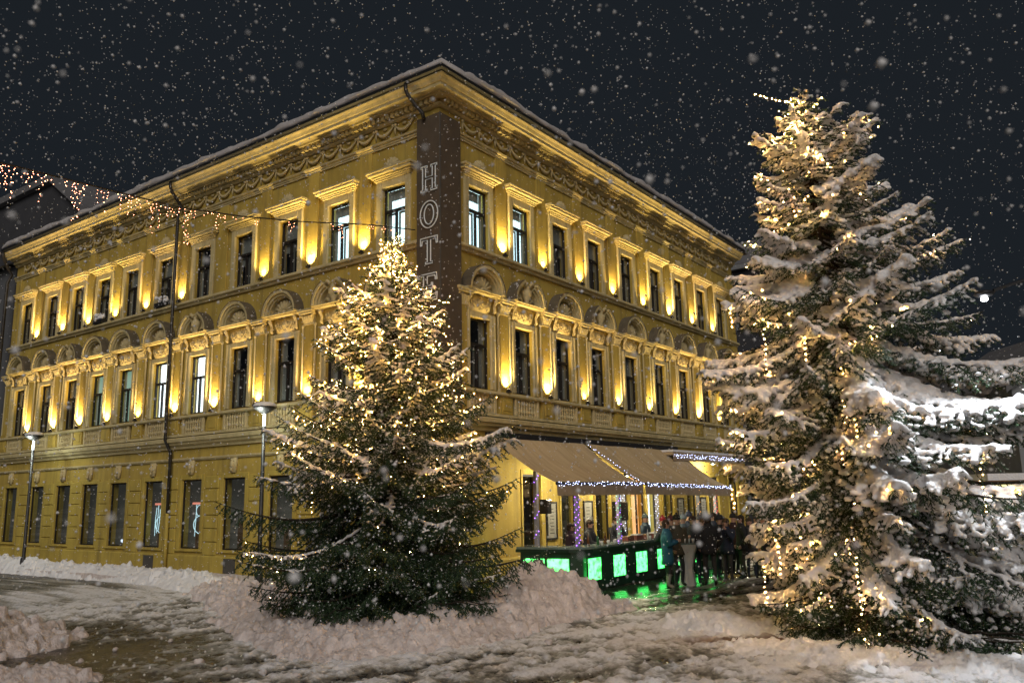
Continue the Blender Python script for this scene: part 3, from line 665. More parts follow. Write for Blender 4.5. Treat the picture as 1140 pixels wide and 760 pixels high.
# ------------------------------------------------------------------ snow banks: heaped clods
def bank(spine, label, res=.035, clod=(.05,.16), dens=30, m='snow_dirty', seed=1, z0=-.06):
    """spine: (x, y, half width, height)"""
    g = np.random.default_rng(seed); P = np.array(spine, float)
    x0, y0 = (P[:,0]-P[:,2]).min()-.3, (P[:,1]-P[:,2]).min()-.3; x1, y1 = (P[:,0]+P[:,2]).max()+.3, (P[:,1]+P[:,2]).max()+.3
    xs = np.arange(x0, x1, res); ys = np.arange(y0, y1, res); A, B = np.meshgrid(xs, ys, indexing='ij')
    H = np.full(A.shape, -1.0)
    if len(P) == 1: P = np.vstack([P, P+[1e-3,0,0,0]])
    wob = .5*(fbm(A*.9, B*.9, 3, seed*1.7)-.5)
    for i in range(len(P)-1):
        a, c = P[i], P[i+1]; d = c[:2]-a[:2]; t = np.clip(((A-a[0])*d[0]+(B-a[1])*d[1])/(d@d), 0, 1)
        r = np.hypot(A-a[0]-t*d[0], B-a[1]-t*d[1]); w = a[2]+t*(c[2]-a[2]); h = a[3]+t*(c[3]-a[3])
        q = r/w*(1+wob)
        H = np.maximum(H, h*(np.cos(np.clip(q, 0, 1.35)*PI/2)**1 if False else (1-np.clip(q, 0, 1.5)**1.7)))
    H = H*(.75+.5*fbm(A*1.7, B*1.7, 3, seed*3.1))+(H > -.2)*.10*(fbm(A*4.2, B*4.2, 3, seed*.7)-.5)
    base = H.copy()
    n = int(dens*(base > .0).sum()*res*res)
    cand = np.argwhere(base > -.03); pick = cand[g.integers(0, len(cand), n)]
    for (i, j) in pick:
        r = clod[0]*.7+(clod[1]-clod[0])*g.random()**3.2; k = int(r/res)+1
        i0, i1, j0, j1 = max(0,i-k), min(A.shape[0],i+k+1), max(0,j-k), min(A.shape[1],j+k+1)
        s1, s2, an = g.uniform(.7,1.3), g.uniform(.7,1.3), g.uniform(0, PI)
        u = A[i0:i1,j0:j1]-A[i,j]; v = B[i0:i1,j0:j1]-B[i,j]
        uu = (u*math.cos(an)+v*math.sin(an))*s1; vv = (-u*math.sin(an)+v*math.cos(an))*s2
        dd = r*r-uu*uu-vv*vv
        top = base[i,j]+g.uniform(-.5,.35)*r+np.sqrt(np.maximum(dd, 0))*.95+(uu*g.uniform(-.5,.5)+vv*g.uniform(-.5,.5))
        H[i0:i1,j0:j1] = np.where(dd > 0, np.maximum(H[i0:i1,j0:j1], top), H[i0:i1,j0:j1])
    H = H+(H > -.05)*(.07*(fbm(A*7.5, B*7.5, 3, seed)-.5)+.09*(np.abs(vnoise(A*14, B*14, seed)-.5)-.2)+.055*(vnoise(A*27, B*27, seed+.5)-.5))
    H = np.maximum(H, z0-.05)
    keep = H > z0
    idx = np.arange(A.size).reshape(A.shape)
    q = np.stack([idx[:-1,:-1], idx[1:,:-1], idx[1:,1:], idx[:-1,1:]], -1).reshape(-1, 4)
    kf = keep.ravel()[q].any(1); q = q[kf]
    u, inv = np.unique(q, return_inverse=True)
    V = np.stack([A, B, H], -1).reshape(-1, 3)[u]
    me = npmesh('snow_bank', V, inv.reshape(-1, 4), M[m], True)
    return tag(put(me, 'snow_bank'), label, 'snow bank', 'ploughed snow banks')
bank([(-1.05,26,.6,.5),(-1.1,20,.65,.5),(-1.05,16.5,.6,.42),(-1.0,13,.6,.42),(-1.15,10,.7,.42),(-1.5,7.2,.8,.40)], 'long low ridge of ploughed snow along the pavement below the hotel windows', .045, (.04,.13), 34, 'snow', 2)
bank([(-1.9,6.0,1.0,.34),(-3.0,3.2,1.15,.44),(-4.5,.4,1.2,.36),(-5.6,-1.8,1.1,.36),(-6.0,-3.2,.95,.34),(-4.9,-3.85,.95,.42),(-3.6,-3.85,1.0,.46),(-2.3,-3.75,1.2,.60),(-1.25,-3.65,1.35,.98),(-.35,-3.9,1.15,.72),(.35,-4.3,.7,.20)], 'large curved bank of lumpy ploughed snow heaped around the smaller lit tree', .032, (.04,.15), 42, 'snow_dirty', 3)
bank([(-9.6,2.6,1.6,.78),(-8.7,2.5,1.1,.45),(-8.0,2.6,.5,.12)], 'tall heap of dirty snow at the left edge of the street', .03, (.04,.14), 42, 'snow_dirty', 4)
bank([(-10.6,-1.1,.9,.26),(-9.85,-1.35,.6,.22),(-9.5,-1.5,.3,.10)], 'small low heap of dirty snow in the lower left corner', .028, (.03,.11), 42, 'snow_dirty', 5)
bank([(-.9,-6.9,.55,.26),(-1.1,-7.6,.6,.28),(-.9,-8.4,.65,.20),(-.8,-9.3,.7,.18)], 'low white snow ridge beside the large tree near the crowd', .03, (.03,.10), 40, 'snow', 6)
bank([(-2.6,-9.0,.8,.12),(-2.8,-10.3,1.0,.20),(-2.7,-11.6,1.0,.20),(-2.6,-12.8,1.0,.15)], 'trampled white snow spread in front of the large tree', .03, (.03,.09), 30, 'snow', 7)
# loose clods lying about
mb = MB(); me_c = []
for k in range(4):
    mb = MB(); mb.ball((0,0,.3), (1,.8,.75), 7, 5)
    for q in range(3): mb.ball((rng.uniform(-.6,.6), rng.uniform(-.5,.5), .3+rng.uniform(0,.4)), rng.uniform(.35,.6), 6, 4)
    me_c.append(mb.mesh('snow_clod', M['snow_dirty'], True))
spots = [(293,748),(205,733),(222,737),(250,745),(437,737),(350,702),(660,690),(588,705),(700,668),(640,722),(610,715),(128,722),(190,712),(500,752),(475,730),(90,735),(740,690),(330,752)]
for k, (px, py) in enumerate(spots):
    p = hit(px, py, 2, .02); s = rng.uniform(.04,.085)
    o = put(me_c[k % 4], 'snow_clod', None, (p[0],p[1],-.005), rng.uniform(0,6)); o.scale = (s,s,s)
    tag(o, 'small loose clod of snow lying on the slushy street', 'snow clod', 'loose snow clods on the street')
# ================================================================== street lamps of the long wing
def street_lamp(p, h, rz, label):
    t = tag(empty('street_lamp', (p[0],p[1],0), rz), label, 'street lamp', 'slim street lamps along the pavement')
    MB().lathe([(.11,0),(.11,.5),(.075,.56),(.062,.62),(.05,h-.55)], n=10).build('pole', M['metal_dark'], t, smooth=True)
    MB().lathe([(.04,h-.55),(.042,h-.50),(.042,h-.22),(.035,h-.18)], n=10).build('lamp_tube', M['lamp_soft'], t, smooth=True)
    MB().lathe([(.04,h-.20),(.16,h-.14),(.30,h-.05),(.335,h),(.32,h),(.10,h-.05),(.0,h-.06)], n=18).build('bowl', M['metal_dark'], t, smooth=True)
    MB().lathe([(.0,h-.03),(.32,h-.012),(.33,h+.04),(.26,h+.11),(.10,h+.14),(.0,h+.145)], n=18, cap=False).build('snow_cap', M['snow'], t, smooth=True)
    ld = bpy.data.lights.new('lamp_light', 'POINT'); ld.energy = 60; ld.color = (.92,1.0,.86); ld.shadow_soft_size = .1
    l = bpy.data.objects.new('lamp_light', ld); COL.objects.link(l); l.parent = t; l.location = (0,0,h-.45); l.location = (-.32,0,h-.35)
    return t
emis('lamp_soft', (.85,.92,1.0), 1.0)
pA = hit(288,640,0,-1.3); pB = hit(27,612,0,-1.3)
street_lamp(pA, 5.05, 0, 'slim dark street lamp with a bowl top beside the smaller lit tree')
street_lamp(pB, 5.05, 0, 'slim dark street lamp with a snow-capped bowl at the far left of the hotel')
# lamp on the mast behind the large tree
pl_ = at(1096,333,13.6)
t = tag(empty('street_lamp', (pl_[0]+1.9*RT[0], pl_[1]+1.9*RT[1], 0)), 'tall street lamp with a long arm shining white beside the large tree', 'street lamp')
hh = pl_[2]
MB().lathe([(.10,0),(.09,.6),(.06,1.0),(.045,hh+.2)], n=10).build('pole', M['metal_dark'], t, smooth=True)
MB().tube([(0,0,hh+.15),(-.5*RT[0],-.5*RT[1],hh+.34),(-1.2*RT[0],-1.2*RT[1],hh+.30),(-1.75*RT[0],-1.75*RT[1],hh+.13)], .025, 6).build('arm', M['metal_dark'], t)
MB().ball((-1.9*RT[0],-1.9*RT[1],hh+.08), (.16,.14,.05), 12, 6).build('head', M['metal_dark'], t, smooth=True)
MB().ball((-1.9*RT[0],-1.9*RT[1],hh), (.05,.05,.03), 12, 6).build('bulb', M['lamp_white'], t, smooth=True)
ld = bpy.data.lights.new('lamp_light', 'SPOT'); ld.spot_size = R(140); ld.spot_blend = .6; ld.energy = 440; ld.color = (.88,.94,1.0); ld.shadow_soft_size = .12
l = bpy.data.objects.new('lamp_light', ld); COL.objects.link(l); l.parent = t; l.location = (-1.9*RT[0], -1.9*RT[1], hh-.2); l.rotation_euler = Vector((.35*FW[0]+.25*RT[0], .35*FW[1]+.25*RT[1], 1)).to_track_quat('Z','Y').to_euler()
# ================================================================== awnings
def strip_bulbs(mb, p0, p1, n, r, sag=0., jit=.02):
    for i in range(n):
        u = (i+rng.random()*.6)/n; p = [p0[k]+(p1[k]-p0[k])*u for k in range(3)]
        p[2] += rng.uniform(-jit, jit)-sag*4*u*(1-u); p[1] += rng.uniform(-jit, jit)
        mb.ball(p, r, 4, 2)
def awning(x0, x1, zf0, zf1, label, ytop=-.34, yf=-2.35, ztop=4.02):
    t = tag(empty('awning', ((x0+x1)/2, 0, 0)), label, 'awning', 'brown awnings over the bar'); cx = (x0+x1)/2
    n, mm = 40, 10; V = []; F = []
    for i in range(n+1):
        u = i/n; x = x0+(x1-x0)*u-cx; zf = zf0+(zf1-zf0)*u
        for j in range(mm+1):
            w = j/mm; fold = .030*math.sin(u*(x1-x0)*3.2+w*1.9+.8*math.sin(u*9))*(.3+w*(1-w)*2.6)
            V.append((x, ytop+(yf-ytop)*w, ztop+(zf-ztop)*w-.16*math.sin(PI*w)*.9+fold))
    F = [(i*(mm+1)+j, (i+1)*(mm+1)+j, (i+1)*(mm+1)+j+1, i*(mm+1)+j+1) for i in range(n) for j in range(mm)]
    MB().add(V, F).build('canopy', M['awning'], t, smooth=True)
    V = []
    for i in range(n+1):
        u = i/n; x = x0+(x1-x0)*u-cx; zf = zf0+(zf1-zf0)*u
        yy = yf-.012+.012*math.sin(i*1.1)
        V += [(x, yf-.005, zf-.02), (x, yy, zf-.30-.02*abs(math.sin(u*(x1-x0)*PI/.35)))]
    MB().add(V, [(2*i,2*i+2,2*i+3,2*i+1) for i in range(n)]).build('valance', M['valance'], t)
    MB().tube([(x0-cx,yf,zf0),(x1-cx,yf,zf1)], .04, 8).build('front_bar', M['metal_dark'], t)
    MB().box(x0-cx,x1-cx,ytop-.02,-.34+.26,ztop-.02,ztop+.14).build('cassette', M['metal_dark'], t)
    for x, zf in ((x0+.25, zf0), (x1-.25, zf1)):
        MB().tube([(x-cx,ytop,ztop-.10),(x-cx+.45,(ytop+yf)/2,(ztop+zf)/2-.32),(x-cx,yf,zf-.03)], .03, 6).build('arm', M['metal_dark'], t)
    return t
awning(1.75, 6.42, 2.74, 2.73, 'brown fabric awning nearer the hotel corner with lights along its edge')
awning(6.58, 13.3, 2.73, 2.60, 'brown fabric awning farther from the hotel corner, over the crowd')
def lights(name, label, segs, m, n_per_m, r, jit=.02, sag=0., group=None):
    t = tag(empty(name), label, 'string lights', group)
    w = MB(); bb = MB()
    for p0, p1 in segs:
        L_ = math.dist(p0, p1); w.tube([p0, [(p0[k]+p1[k])/2-(sag if k == 2 else 0) for k in range(3)], p1], .006, 4); strip_bulbs(bb, p0, p1, int(L_*n_per_m), r, sag, jit)
    tag(w.build('wire', M['cable'], t), kind='stuff'); tag(bb.build('bulbs', M[m], t), kind='stuff')
    return t
lights('string_lights', 'cold white light string along the front edge of the nearer awning', [((1.75,-2.40,2.76),(6.42,-2.40,2.75)), ((1.75,-2.42,2.70),(6.42,-2.42,2.70))], 'bulb_cold', 8, .011, .03)
lights('string_lights', 'cold white light string along the front edge of the farther awning', [((6.58,-2.40,2.74),(13.3,-2.40,2.62)), ((6.58,-2.42,2.68),(13.3,-2.42,2.57))], 'bulb_cold', 8, .011, .03)
lights('string_lights', 'cold white light string rising along the gap between the two awnings', [((6.5,-2.3,2.74),(6.5,-.4,4.02))], 'bulb_cold', 9, .011, .02)
# short fixed canopy at the far end
t = tag(empty('canopy', (15.2,0,0)), 'short flat canopy with a light string at the far end of the hotel', 'canopy')
MB().plan([(-3.4,-.006),(3.6,-.006),(3.6,-.85),(-3.4,-.85)], 3.80, 3.90).build('roof', M['awning'], t)
MB().box(-3.4,3.6,-.87,-.852,3.60,3.91).build('fascia', M['valance'], t)
MB().plan([(-3.4,-.006),(3.6,-.006),(3.6,-.87),(-3.4,-.87)], 3.912, 3.99).build('snow_cap', M['snow'], t)
lights('string_lights', 'cold white light string on the edge of the short far canopy', [((11.8,-.90,3.80),(18.8,-.90,3.80)),((11.8,-.90,3.72),(18.8,-.90,3.72))], 'bulb_cold', 7, .013, .04)
# ================================================================== bar
bar = tag(empty('bar_counter', (7.0,-1.6,0)), 'long dark green bar counter with glowing green square panels under the awnings', 'bar')
def bl(p): return (p[0]-7.0, p[1]+1.6)
outline = [(2.35,-.75),(2.62,-2.15),(2.78,-2.42),(3.05,-2.52),(11.6,-2.60),(12.0,-2.40),(12.2,-.75)]
inner = [(2.95,-.75),(3.15,-1.98),(11.45,-2.02),(11.65,-.75)]
MB().plan([bl(p) for p in outline]+[bl(p) for p in reversed(inner)], .02, 1.06).build('body', M['bar_green'], bar)
oo = [(2.24,-.70),(2.50,-2.20),(2.70,-2.52),(3.0,-2.63),(11.65,-2.71),(12.1,-2.47),(12.32,-.70)]
MB().plan([bl(p) for p in oo]+[bl(p) for p in reversed(inner)], 1.062, 1.12).build('counter_top', M['bar_top'], bar)
MB().plan([bl((p[0]+(.03 if p[0] < 7 else -.03), p[1]+.05)) for p in oo]+[bl(p) for p in reversed(inner)], .98, 1.059).build('counter_trim', M['bar_green'], bar)
pc = [3.15, 4.45, 5.72, 7.02, 8.3, 9.6, 10.85]
for x in pc:
    yb = -2.52-.08*(x-3.05)/8.55
    MB().cham(-.33,.33,.0,-.022,0,.55,.012).build('light_panel', M['panel_green'], bar, (x-7.0, yb+1.6-.002, .27))
    fr = MB()
    for a_, b_, c_, d_ in ((-.38,-.335,.22,.87),(.335,.38,.22,.87),(-.334,.334,.22,.265),(-.334,.334,.825,.87)): fr.box(a_,b_,-.03,-.002,c_,d_)
    fr.build('panel_frame', M['bar_green'], bar, (x-7.0, yb+1.6, 0))
dx, dy = (2.62-2.35), (-2.15+.75); an = math.atan2(dy, dx)
for u in (.27, .75):
    o = MB().cham(-.30,.30,.0,-.022,0,.55,.012).build('light_panel', M['panel_green'], bar, (2.35+dx*u-7.0-.004, -.75+dy*u+1.6, .27), an)
# wet duckboard-like floor inside is hidden; things on the counter
k = 0
btl = [MB().lathe([(.035,0),(.037,.02),(.037,.17),(.014,.23),(.013,.29),(.0,.29)], n=8).mesh('bottle', m_, True) for m_ in (mat('bottle_green', (.02,.10,.03), .15, 0), mat('bottle_brown', (.10,.04,.015), .15, 0), mat('bottle_clear', (.35,.38,.36), .15, 0))]
cupm = MB().lathe([(.03,0),(.042,.10),(.040,.10),(.029,.012),(.0,.012)], n=9).mesh('cup', mat('cup_white', (.7,.7,.68), .5, .05, 5), True)
for i in range(26):
    x = 3.0+8.4*rng.random(); y = -2.12-.36*rng.random()
    if i % 2: o = put(btl[i % 3], 'bottle', None, (x,y,1.122)); tag(o, 'small bottle standing on the bar counter', 'bottle', 'bottles on the bar counter')
    else: o = put(cupm, 'cup', None, (x,y,1.122)); tag(o, 'white drinking cup standing on the bar counter', 'cup', 'cups on the bar counter')
for i in range(5):
    o = MB().box(-.16,.16,-.11,.11,0,.10+.03*(i % 2)).build('crate', mat('crate_red%d' % i, (.16,.05,.035), .6, .15, 6), None, (5.6+i*.55, -2.22, 1.122), rng.uniform(-.2,.2))
    MB().box(-.15,.15,-.10,.10,.09+.03*(i % 2),.135+.03*(i % 2)).build('contents', M['white_cloth'] if i % 2 else M['wood'], o)
    tag(o, 'low reddish tray of snacks on the bar counter', 'tray', 'trays on the bar counter')
# posts of the bar wound with coloured lights
def bar_post(x, y, label, mats, z1=2.62, group=None):
    t = tag(empty('light_post', (x,y,0)), label, 'post', group)
    MB().box(-.05,.05,-.05,.05,1.122 if y < -2 else .02,z1).build('pole', M['post_grey'], t)
    for q, m_ in enumerate(mats):
        b_ = MB()
        for i in range(22):
            z = 1.16+(z1-1.2)*i/22; a = i*1.15+q*PI
            b_.ball((.065*math.cos(a),.065*math.sin(a),z), .010, 4, 2)
        tag(b_.build('bulbs', M[m_], t), kind='stuff')
bar_post(2.78,-2.28, 'post wound with violet lights at the front corner of the bar', ('bulb_violet','bulb_violet'))
bar_post(2.75,-1.02, 'post wound with violet lights at the rear corner of the bar, by the smaller tree', ('bulb_violet',), 3.1)
bar_post(5.0,-2.28, 'post wound with green and violet lights on the bar front', ('bulb_green','bulb_violet'))
bar_post(11.9,-2.30, 'post wound with red lights behind the crowd', ('bulb_red','bulb_red'))
bar_post(10.45,-2.30, 'post wound with amber lights behind the crowd', ('bulb_amber',))
bar_post(9.0,-.25, 'post wound with cold white lights left of the orange door', ('bulb_cold','bulb_cold'), 3.0)
bar_post(11.5,-.25, 'post wound with cold white lights right of the orange door', ('bulb_cold','bulb_cold'), 3.0)
# framed notices on the wall, loudspeakers
for i, (x, lab) in enumerate(((5.0,'dark framed notice on the yellow wall behind the loudspeaker'), (7.1,'dark framed notice on the yellow wall between the violet posts'), (14.0,'dark framed notice on the yellow wall right of the lit doors'), (16.15,'dark framed notice on the wall left of the red lights'))):
    t = tag(empty('notice_frame', (x,-.004,1.15)), lab, 'picture frame')
    f_ = MB(); f_.box(-.28,-.23,-.04,0,0,1.1); f_.box(.23,.28,-.04,0,0,1.1); f_.box(-.229,.229,-.04,0,0,.05); f_.box(-.229,.229,-.04,0,1.05,1.1)
    f_.build('frame', M['frame_dark'], t)
    MB().box(-.229,.229,-.02,-.002,.05,1.05).build('sheet', M['curtain'], t)
    f_ = MB()
    for q in range(8): f_.box(-.12+.02*(q % 3),.12-.03*(q % 2),-.023,-.0205,.18+.1*q,.20+.1*q)
    f_.build('print', M['frame_dark'], t)
def speaker(x, y, z, s, label, stand):
    t = tag(empty('loudspeaker', (x,y,0)), label, 'loudspeaker')
    MB().cham(-.21*s,.21*s,.20*s,-.18*s,z,z+.62*s,.03).build('cabinet', M['frame_dark'], t)
    g_ = MB(); g_.add([(.15*s*math.cos(a),-.185*s,z+.22*s+.15*s*math.sin(a)) for a in [2*PI*i/16 for i in range(16)]], [tuple(range(16))])
    g_.build('cone', M['metal_dark'], t)
    if stand:
        MB().tube([(0,0,.02),(0,0,z)], .02, 6).build('pole', M['metal_dark'], t)
        for a in (0, 2.1, 4.2): MB().tube([(0,0,.6),(.4*math.cos(a),.4*math.sin(a),.015)], .014, 5).build('leg', M['metal_dark'], t)
speaker(3.25,-1.0,1.95,.62,'small black loudspeaker on a stand near the bar corner', True)
speaker(7.45,-1.0,1.62,.95,'larger black loudspeaker on a stand left of the orange door', True)
# lamps under the awnings
for i, (x, y) in enumerate(((4.2,-1.2),(7.6,-1.2),(10.8,-1.2),(16.0,-.6))):
    zz = 3.0 if i < 3 else 3.55
    t = tag(empty('pendant_lamp', (x,y,zz)), ['hanging lamp under the nearer awning','hanging lamp under the farther awning, nearer the bar end','hanging lamp under the farther awning, by the doors','lamp under the short far canopy'][i], 'lamp', 'lamps under the awnings')
    MB().lathe([(.02,.12),(.05,.10),(.14,.0),(.13,.0),(.04,.085)], n=12).build('shade', M['metal_dark'], t)
    MB().ball((0,0,.03), .045, 8, 6).build('bulb', M['lens_warm'], t, smooth=True)
    MB().tube([(0,0,.1),(0,0,.32 if i < 3 else .24)], .006, 4).build('cord', M['cable'], t)
    ld = bpy.data.lights.new('lamp_light', 'POINT'); ld.energy = 150; ld.color = (1.0,.90,.62); ld.shadow_soft_size = .05
    l = bpy.data.objects.new('lamp_light', ld); COL.objects.link(l); l.parent = t; l.location = (0,0,-.06)
# standing table
p = hit(766,652,2,.0)
t = tag(empty('standing_table', (p[0],p[1],0)), 'tall round standing table under a pale cloth beside the person in the blue coat', 'table')
MB().lathe([(.36,1.09),(.37,1.10),(.37,1.125),(.0,1.13)], n=18).build('top', M['bar_top'], t)
n_ = 24; V = []
for z, r0, am in ((1.09,.365,.0),(.85,.24,.02),(.45,.15,.025),(.02,.22,.035)):
    for i in range(n_): a = 2*PI*i/n_; rr = r0+am*math.sin(a*6); V.append((rr*math.cos(a), rr*math.sin(a), z))
MB().add(V, [(j*n_+i, j*n_+(i+1)%n_, (j+1)*n_+(i+1)%n_, (j+1)*n_+i) for j in range(3) for i in range(n_)]).build('cloth', M['white_cloth'], t, smooth=True)
for i in range(4): o = put(cupm, 'cup', None, (p[0]+.2*math.cos(i*1.7), p[1]+.2*math.sin(i*1.7), 1.13)); tag(o, 'white cup on the standing table', 'cup', 'cups on the standing table')
# ================================================================== people
mat('skin', (.50,.30,.22), .6, .08, 6)
mat('shirt', (.05,.05,.06), .9, .1, 8)
CM = {}
def cloth(c, nm):
    k = tuple(c)
    if k not in CM: CM[k] = mat('cloth_%s_%d' % (nm, len(CM)), c, .85, .15, 9, .003, 60)
    return CM[k]
def person(p, face, h, coat, legs, shoes, label, hem=.80, hat=None, hair=(.04,.025,.015), arms='cup', boots=.12, step=.0, bag=None, scarf=None, lean=0., z=0.):
    sc = h/1.75
    t = tag(empty('person', (p[0],p[1],z), face), label, 'person', 'people crowding round the bar')
    P = {'pel': (0,0,.95,.135), 'spi': (0,-lean*.3,1.18,.125), 'che': (0,-lean*.7,1.38,.135), 'nek': (0,-lean,1.51,.055), 'hdb': (0,-.015-lean,1.60,.078), 'hdm': (0,-.02-lean,1.67,.092), 'hdt': (0,-.01-lean,1.735,.06)}
    E = [('pel','spi'),('spi','che'),('che','nek'),('nek','hdb'),('hdb','hdm'),('hdm','hdt')]
    ends = {}
    for s, n in ((-1,'l'),(1,'r')):
        st = step*s
        P['hip'+n] = (s*.095,0,.90,.095); P['kne'+n] = (s*.10,-.03-st,.50,.062); P['ank'+n] = (s*.105,.02-st*1.3,.10,.045); P['toe'+n] = (s*.12,-.13-st*1.3,.045,.04)
        E += [('pel','hip'+n),('hip'+n,'kne'+n),('kne'+n,'ank'+n),('ank'+n,'toe'+n)]
        sh = (s*.20,-lean*.8,1.42)
        a = arms if isinstance(arms, str) else arms[0 if s < 0 else 1]
        if a == 'cup': el, wr = (s*.26,-.02-lean,1.14), (s*.14,-.26-lean,1.22)
        elif a == 'pocket': el, wr = (s*.30,.05,1.15), (s*.23,-.09,.95)
        elif a == 'up': el, wr = (s*.28,-.14-lean,1.22), (s*.16,-.22-lean,1.46)
        elif a == 'bar': el, wr = (s*.25,-.12-lean,1.16), (s*.16,-.36-lean,1.10)
        else: el, wr = (s*.27,.02,1.14), (s*.27,-.05,.90)
        P['sho'+n] = (*sh,.072); P['elb'+n] = (*el,.05); P['wri'+n] = (*wr,.033)
        E += [('che','sho'+n),('sho'+n,'elb'+n),('elb'+n,'wri'+n)]
        ends[n] = (s, sh, el, wr)
    keys = list(P); me = bpy.data.meshes.new('body')
    me.from_pydata([P[k][:3] for k in keys], [(keys.index(a), keys.index(b)) for a, b in E], [])
    o = bpy.data.objects.new('tmp', me); COL.objects.link(o)
    sk = o.modifiers.new('s', 'SKIN'); sk.use_smooth_shade = True
    for i, k in enumerate(keys): me.skin_vertices[0].data[i].radius = (P[k][3], P[k][3]*(.8 if k in ('pel','spi','che') else 1.0))
    me.skin_vertices[0].data[0].use_root = True
    sb_ = o.modifiers.new('d', 'SUBSURF'); sb_.levels = 1
    bm_ = evalmesh(o, 'body'); bpy.data.objects.remove(o)
    bm_.materials.clear()
    for m_ in (M['skin'], M['shirt'], cloth(legs,'legs'), cloth(shoes,'shoes')): bm_.materials.append(m_)
    for q in bm_.polygons:
        c = q.center; q.material_index = 0 if c.z > 1.52 else (3 if c.z < boots else (2 if c.z < 1.0 and abs(c.x) < .24 and c.y > -.2 else 1))
        q.use_smooth = True
    put(bm_, 'body', t)
    # coat: torso shell with sleeves
    mb = MB(); n = 16; V = []
    secs = [(hem,.215,.165,0),(hem+.12,.205,.155,0),(1.02,.20,.15,0),(1.20,.205,.15,-lean*.35),(1.36,.225,.155,-lean*.7),(1.45,.19,.125,-lean*.9),(1.50,.105,.10,-lean),(1.56,.085,.09,-lean)]
    for z_, rx, ry, yo in secs:
        for i in range(n):
            a = 2*PI*i/n; w_ = 1+.04*math.sin(3*a+z_*9); V.append((rx*math.cos(a)*w_, yo+ry*math.sin(a)*w_, z_))
    mb.add(V, [(j*n+i, j*n+(i+1)%n, (j+1)*n+(i+1)%n, (j+1)*n+i) for j in range(len(secs)-1) for i in range(n)]+[tuple(range(n-1,-1,-1))])
    for nme, (s, sh, el, wr) in ends.items():
        mb.tube([(s*.10,sh[1],1.40), sh, tuple((sh[k]+el[k])/2+(.01*s if k == 0 else 0) for k in range(3)), el, tuple((el[k]+wr[k])/2 for k in range(3)), wr], [.09,.092,.080,.068,.058,.05], 9)
    mb.build('coat', cloth(coat,'coat'), t, smooth=True)
    for nme, (s, sh, el, wr) in ends.items():
        d = Vector(wr)-Vector(el); d.normalize(); side = Vector((-s,0,0)); side = (side-d*side.dot(d)).normalized(); up = d.cross(side)
        hb = MB(); c = Vector(wr)+d*.05; hb.ball(tuple(c), (.036,.04,.036), 8, 5)
        for f_ in range(4):
            off = up*(.026-.017*f_); ln = (.07,.08,.075,.06)[f_]; b0 = c+off+d*.025
            hb.tube([tuple(b0), tuple(b0+d*ln*.5), tuple(b0+d*ln*.8+side*ln*.4)], [.0095,.009,.007], 5)
        b0 = c+up*.03; hb.tube([tuple(b0), tuple(b0+up*.02+d*.03+side*.01), tuple(b0+up*.01+d*.055+side*.03)], [.011,.010,.008], 5)
        hb.build('hand', M['skin'], t, smooth=True)
    hy = -.015-lean
    fb = MB(); fb.ball((0,hy-.095,1.65), (.014,.022,.022), 6, 4)
    for s in (-1,1): fb.ball((s*.088,hy+.01,1.655), (.014,.025,.035), 6, 4)
    tag(fb.build('face', M['skin'], t, smooth=True), kind='stuff')
    eb = MB()
    for s in (-1,1): eb.ball((s*.033,hy-.082,1.675), (.011,.008,.008), 6, 4)
    eb.ball((0,hy-.082,1.605), (.026,.008,.006), 6, 4)
    tag(eb.build('eyes_and_mouth', M['shirt'], t), kind='stuff')
    hm = MB()
    if hat is not None:
        hm.lathe([(.102,1.69),(.108,1.70),(.107,1.735),(.098,1.745),(.09,1.79),(.055,1.825),(.0,1.835)], (0,hy+.005,0), 14); hm.ball((0,hy+.005,1.85), .03, 7, 4)
        hm.build('hat', cloth(hat,'hat'), t, smooth=True)
    else:
        hm.ball((0,hy+.022,1.695), (.103,.105,.095), 12, 8); hm.ball((0,hy+.06,1.62), (.085,.06,.09), 9, 6)
        hm.build('hair', cloth(hair,'hair'), t, smooth=True)
    if scarf is not None: MB().lathe([(.09,1.46),(.115,1.49),(.11,1.545),(.08,1.56)], (0,-lean,0), 12).build('scarf', cloth(scarf,'scarf'), t, smooth=True)
    if bag is not None:
        b_ = MB(); b_.cham(-.15,.15,.16,.30,1.0,1.42,.03); b_.build('backpack', cloth(bag,'bag'), t)
    t.scale = (sc, sc, sc); return t
def gp(px, py, z=0.): q = hit(px, py, 2, z); return (q[0], q[1])
BK, NV, OL, GY, CH = (.026,.028,.034), (.030,.038,.065), (.075,.07,.048), (.075,.078,.085), (.055,.052,.052)
TOW = -PI/2+.9      # roughly facing the bar
person(gp(745,655), .6, 1.72, (.025,.13,.21), (.03,.03,.035), (.30,.29,.26), 'person in a teal blue coat with pale boots at the standing table', hem=.62, hair=(.05,.03,.02), arms='cup', boots=.36)
person(gp(757,653), -.5, 1.80, OL, BK, (.02,.02,.02), 'person in an olive jacket right behind the teal blue coat', arms='pocket', hat=(.02,.02,.02))
person(gp(775,650), -1.2, 1.78, BK, NV, BK, 'person in a black jacket right of the standing table', arms='cup')
person(gp(792,653), 2.2, 1.84, BK, CH, (.02,.02,.02), 'tall person in black seen in the middle of the crowd, legs apart', arms='pocket', step=.05, hair=(.03,.02,.015))
person(gp(805,648), 1.4, 1.75, CH, NV, (.16,.15,.14), 'person in a dark grey jacket with light shoes at the right of the group', arms='cup', hat=(.03,.03,.035))
person(gp(812,649), -1.8, 1.70, NV, CH, (.20,.19,.18), 'person in a navy jacket at the right edge of the group', arms='up', hair=(.07,.045,.03))
person(gp(764,645), 2.9, 1.76, (.10,.14,.17), NV, BK, 'person in a grey-blue jacket and pale hat behind the standing table', arms='cup', hat=(.30,.36,.40))
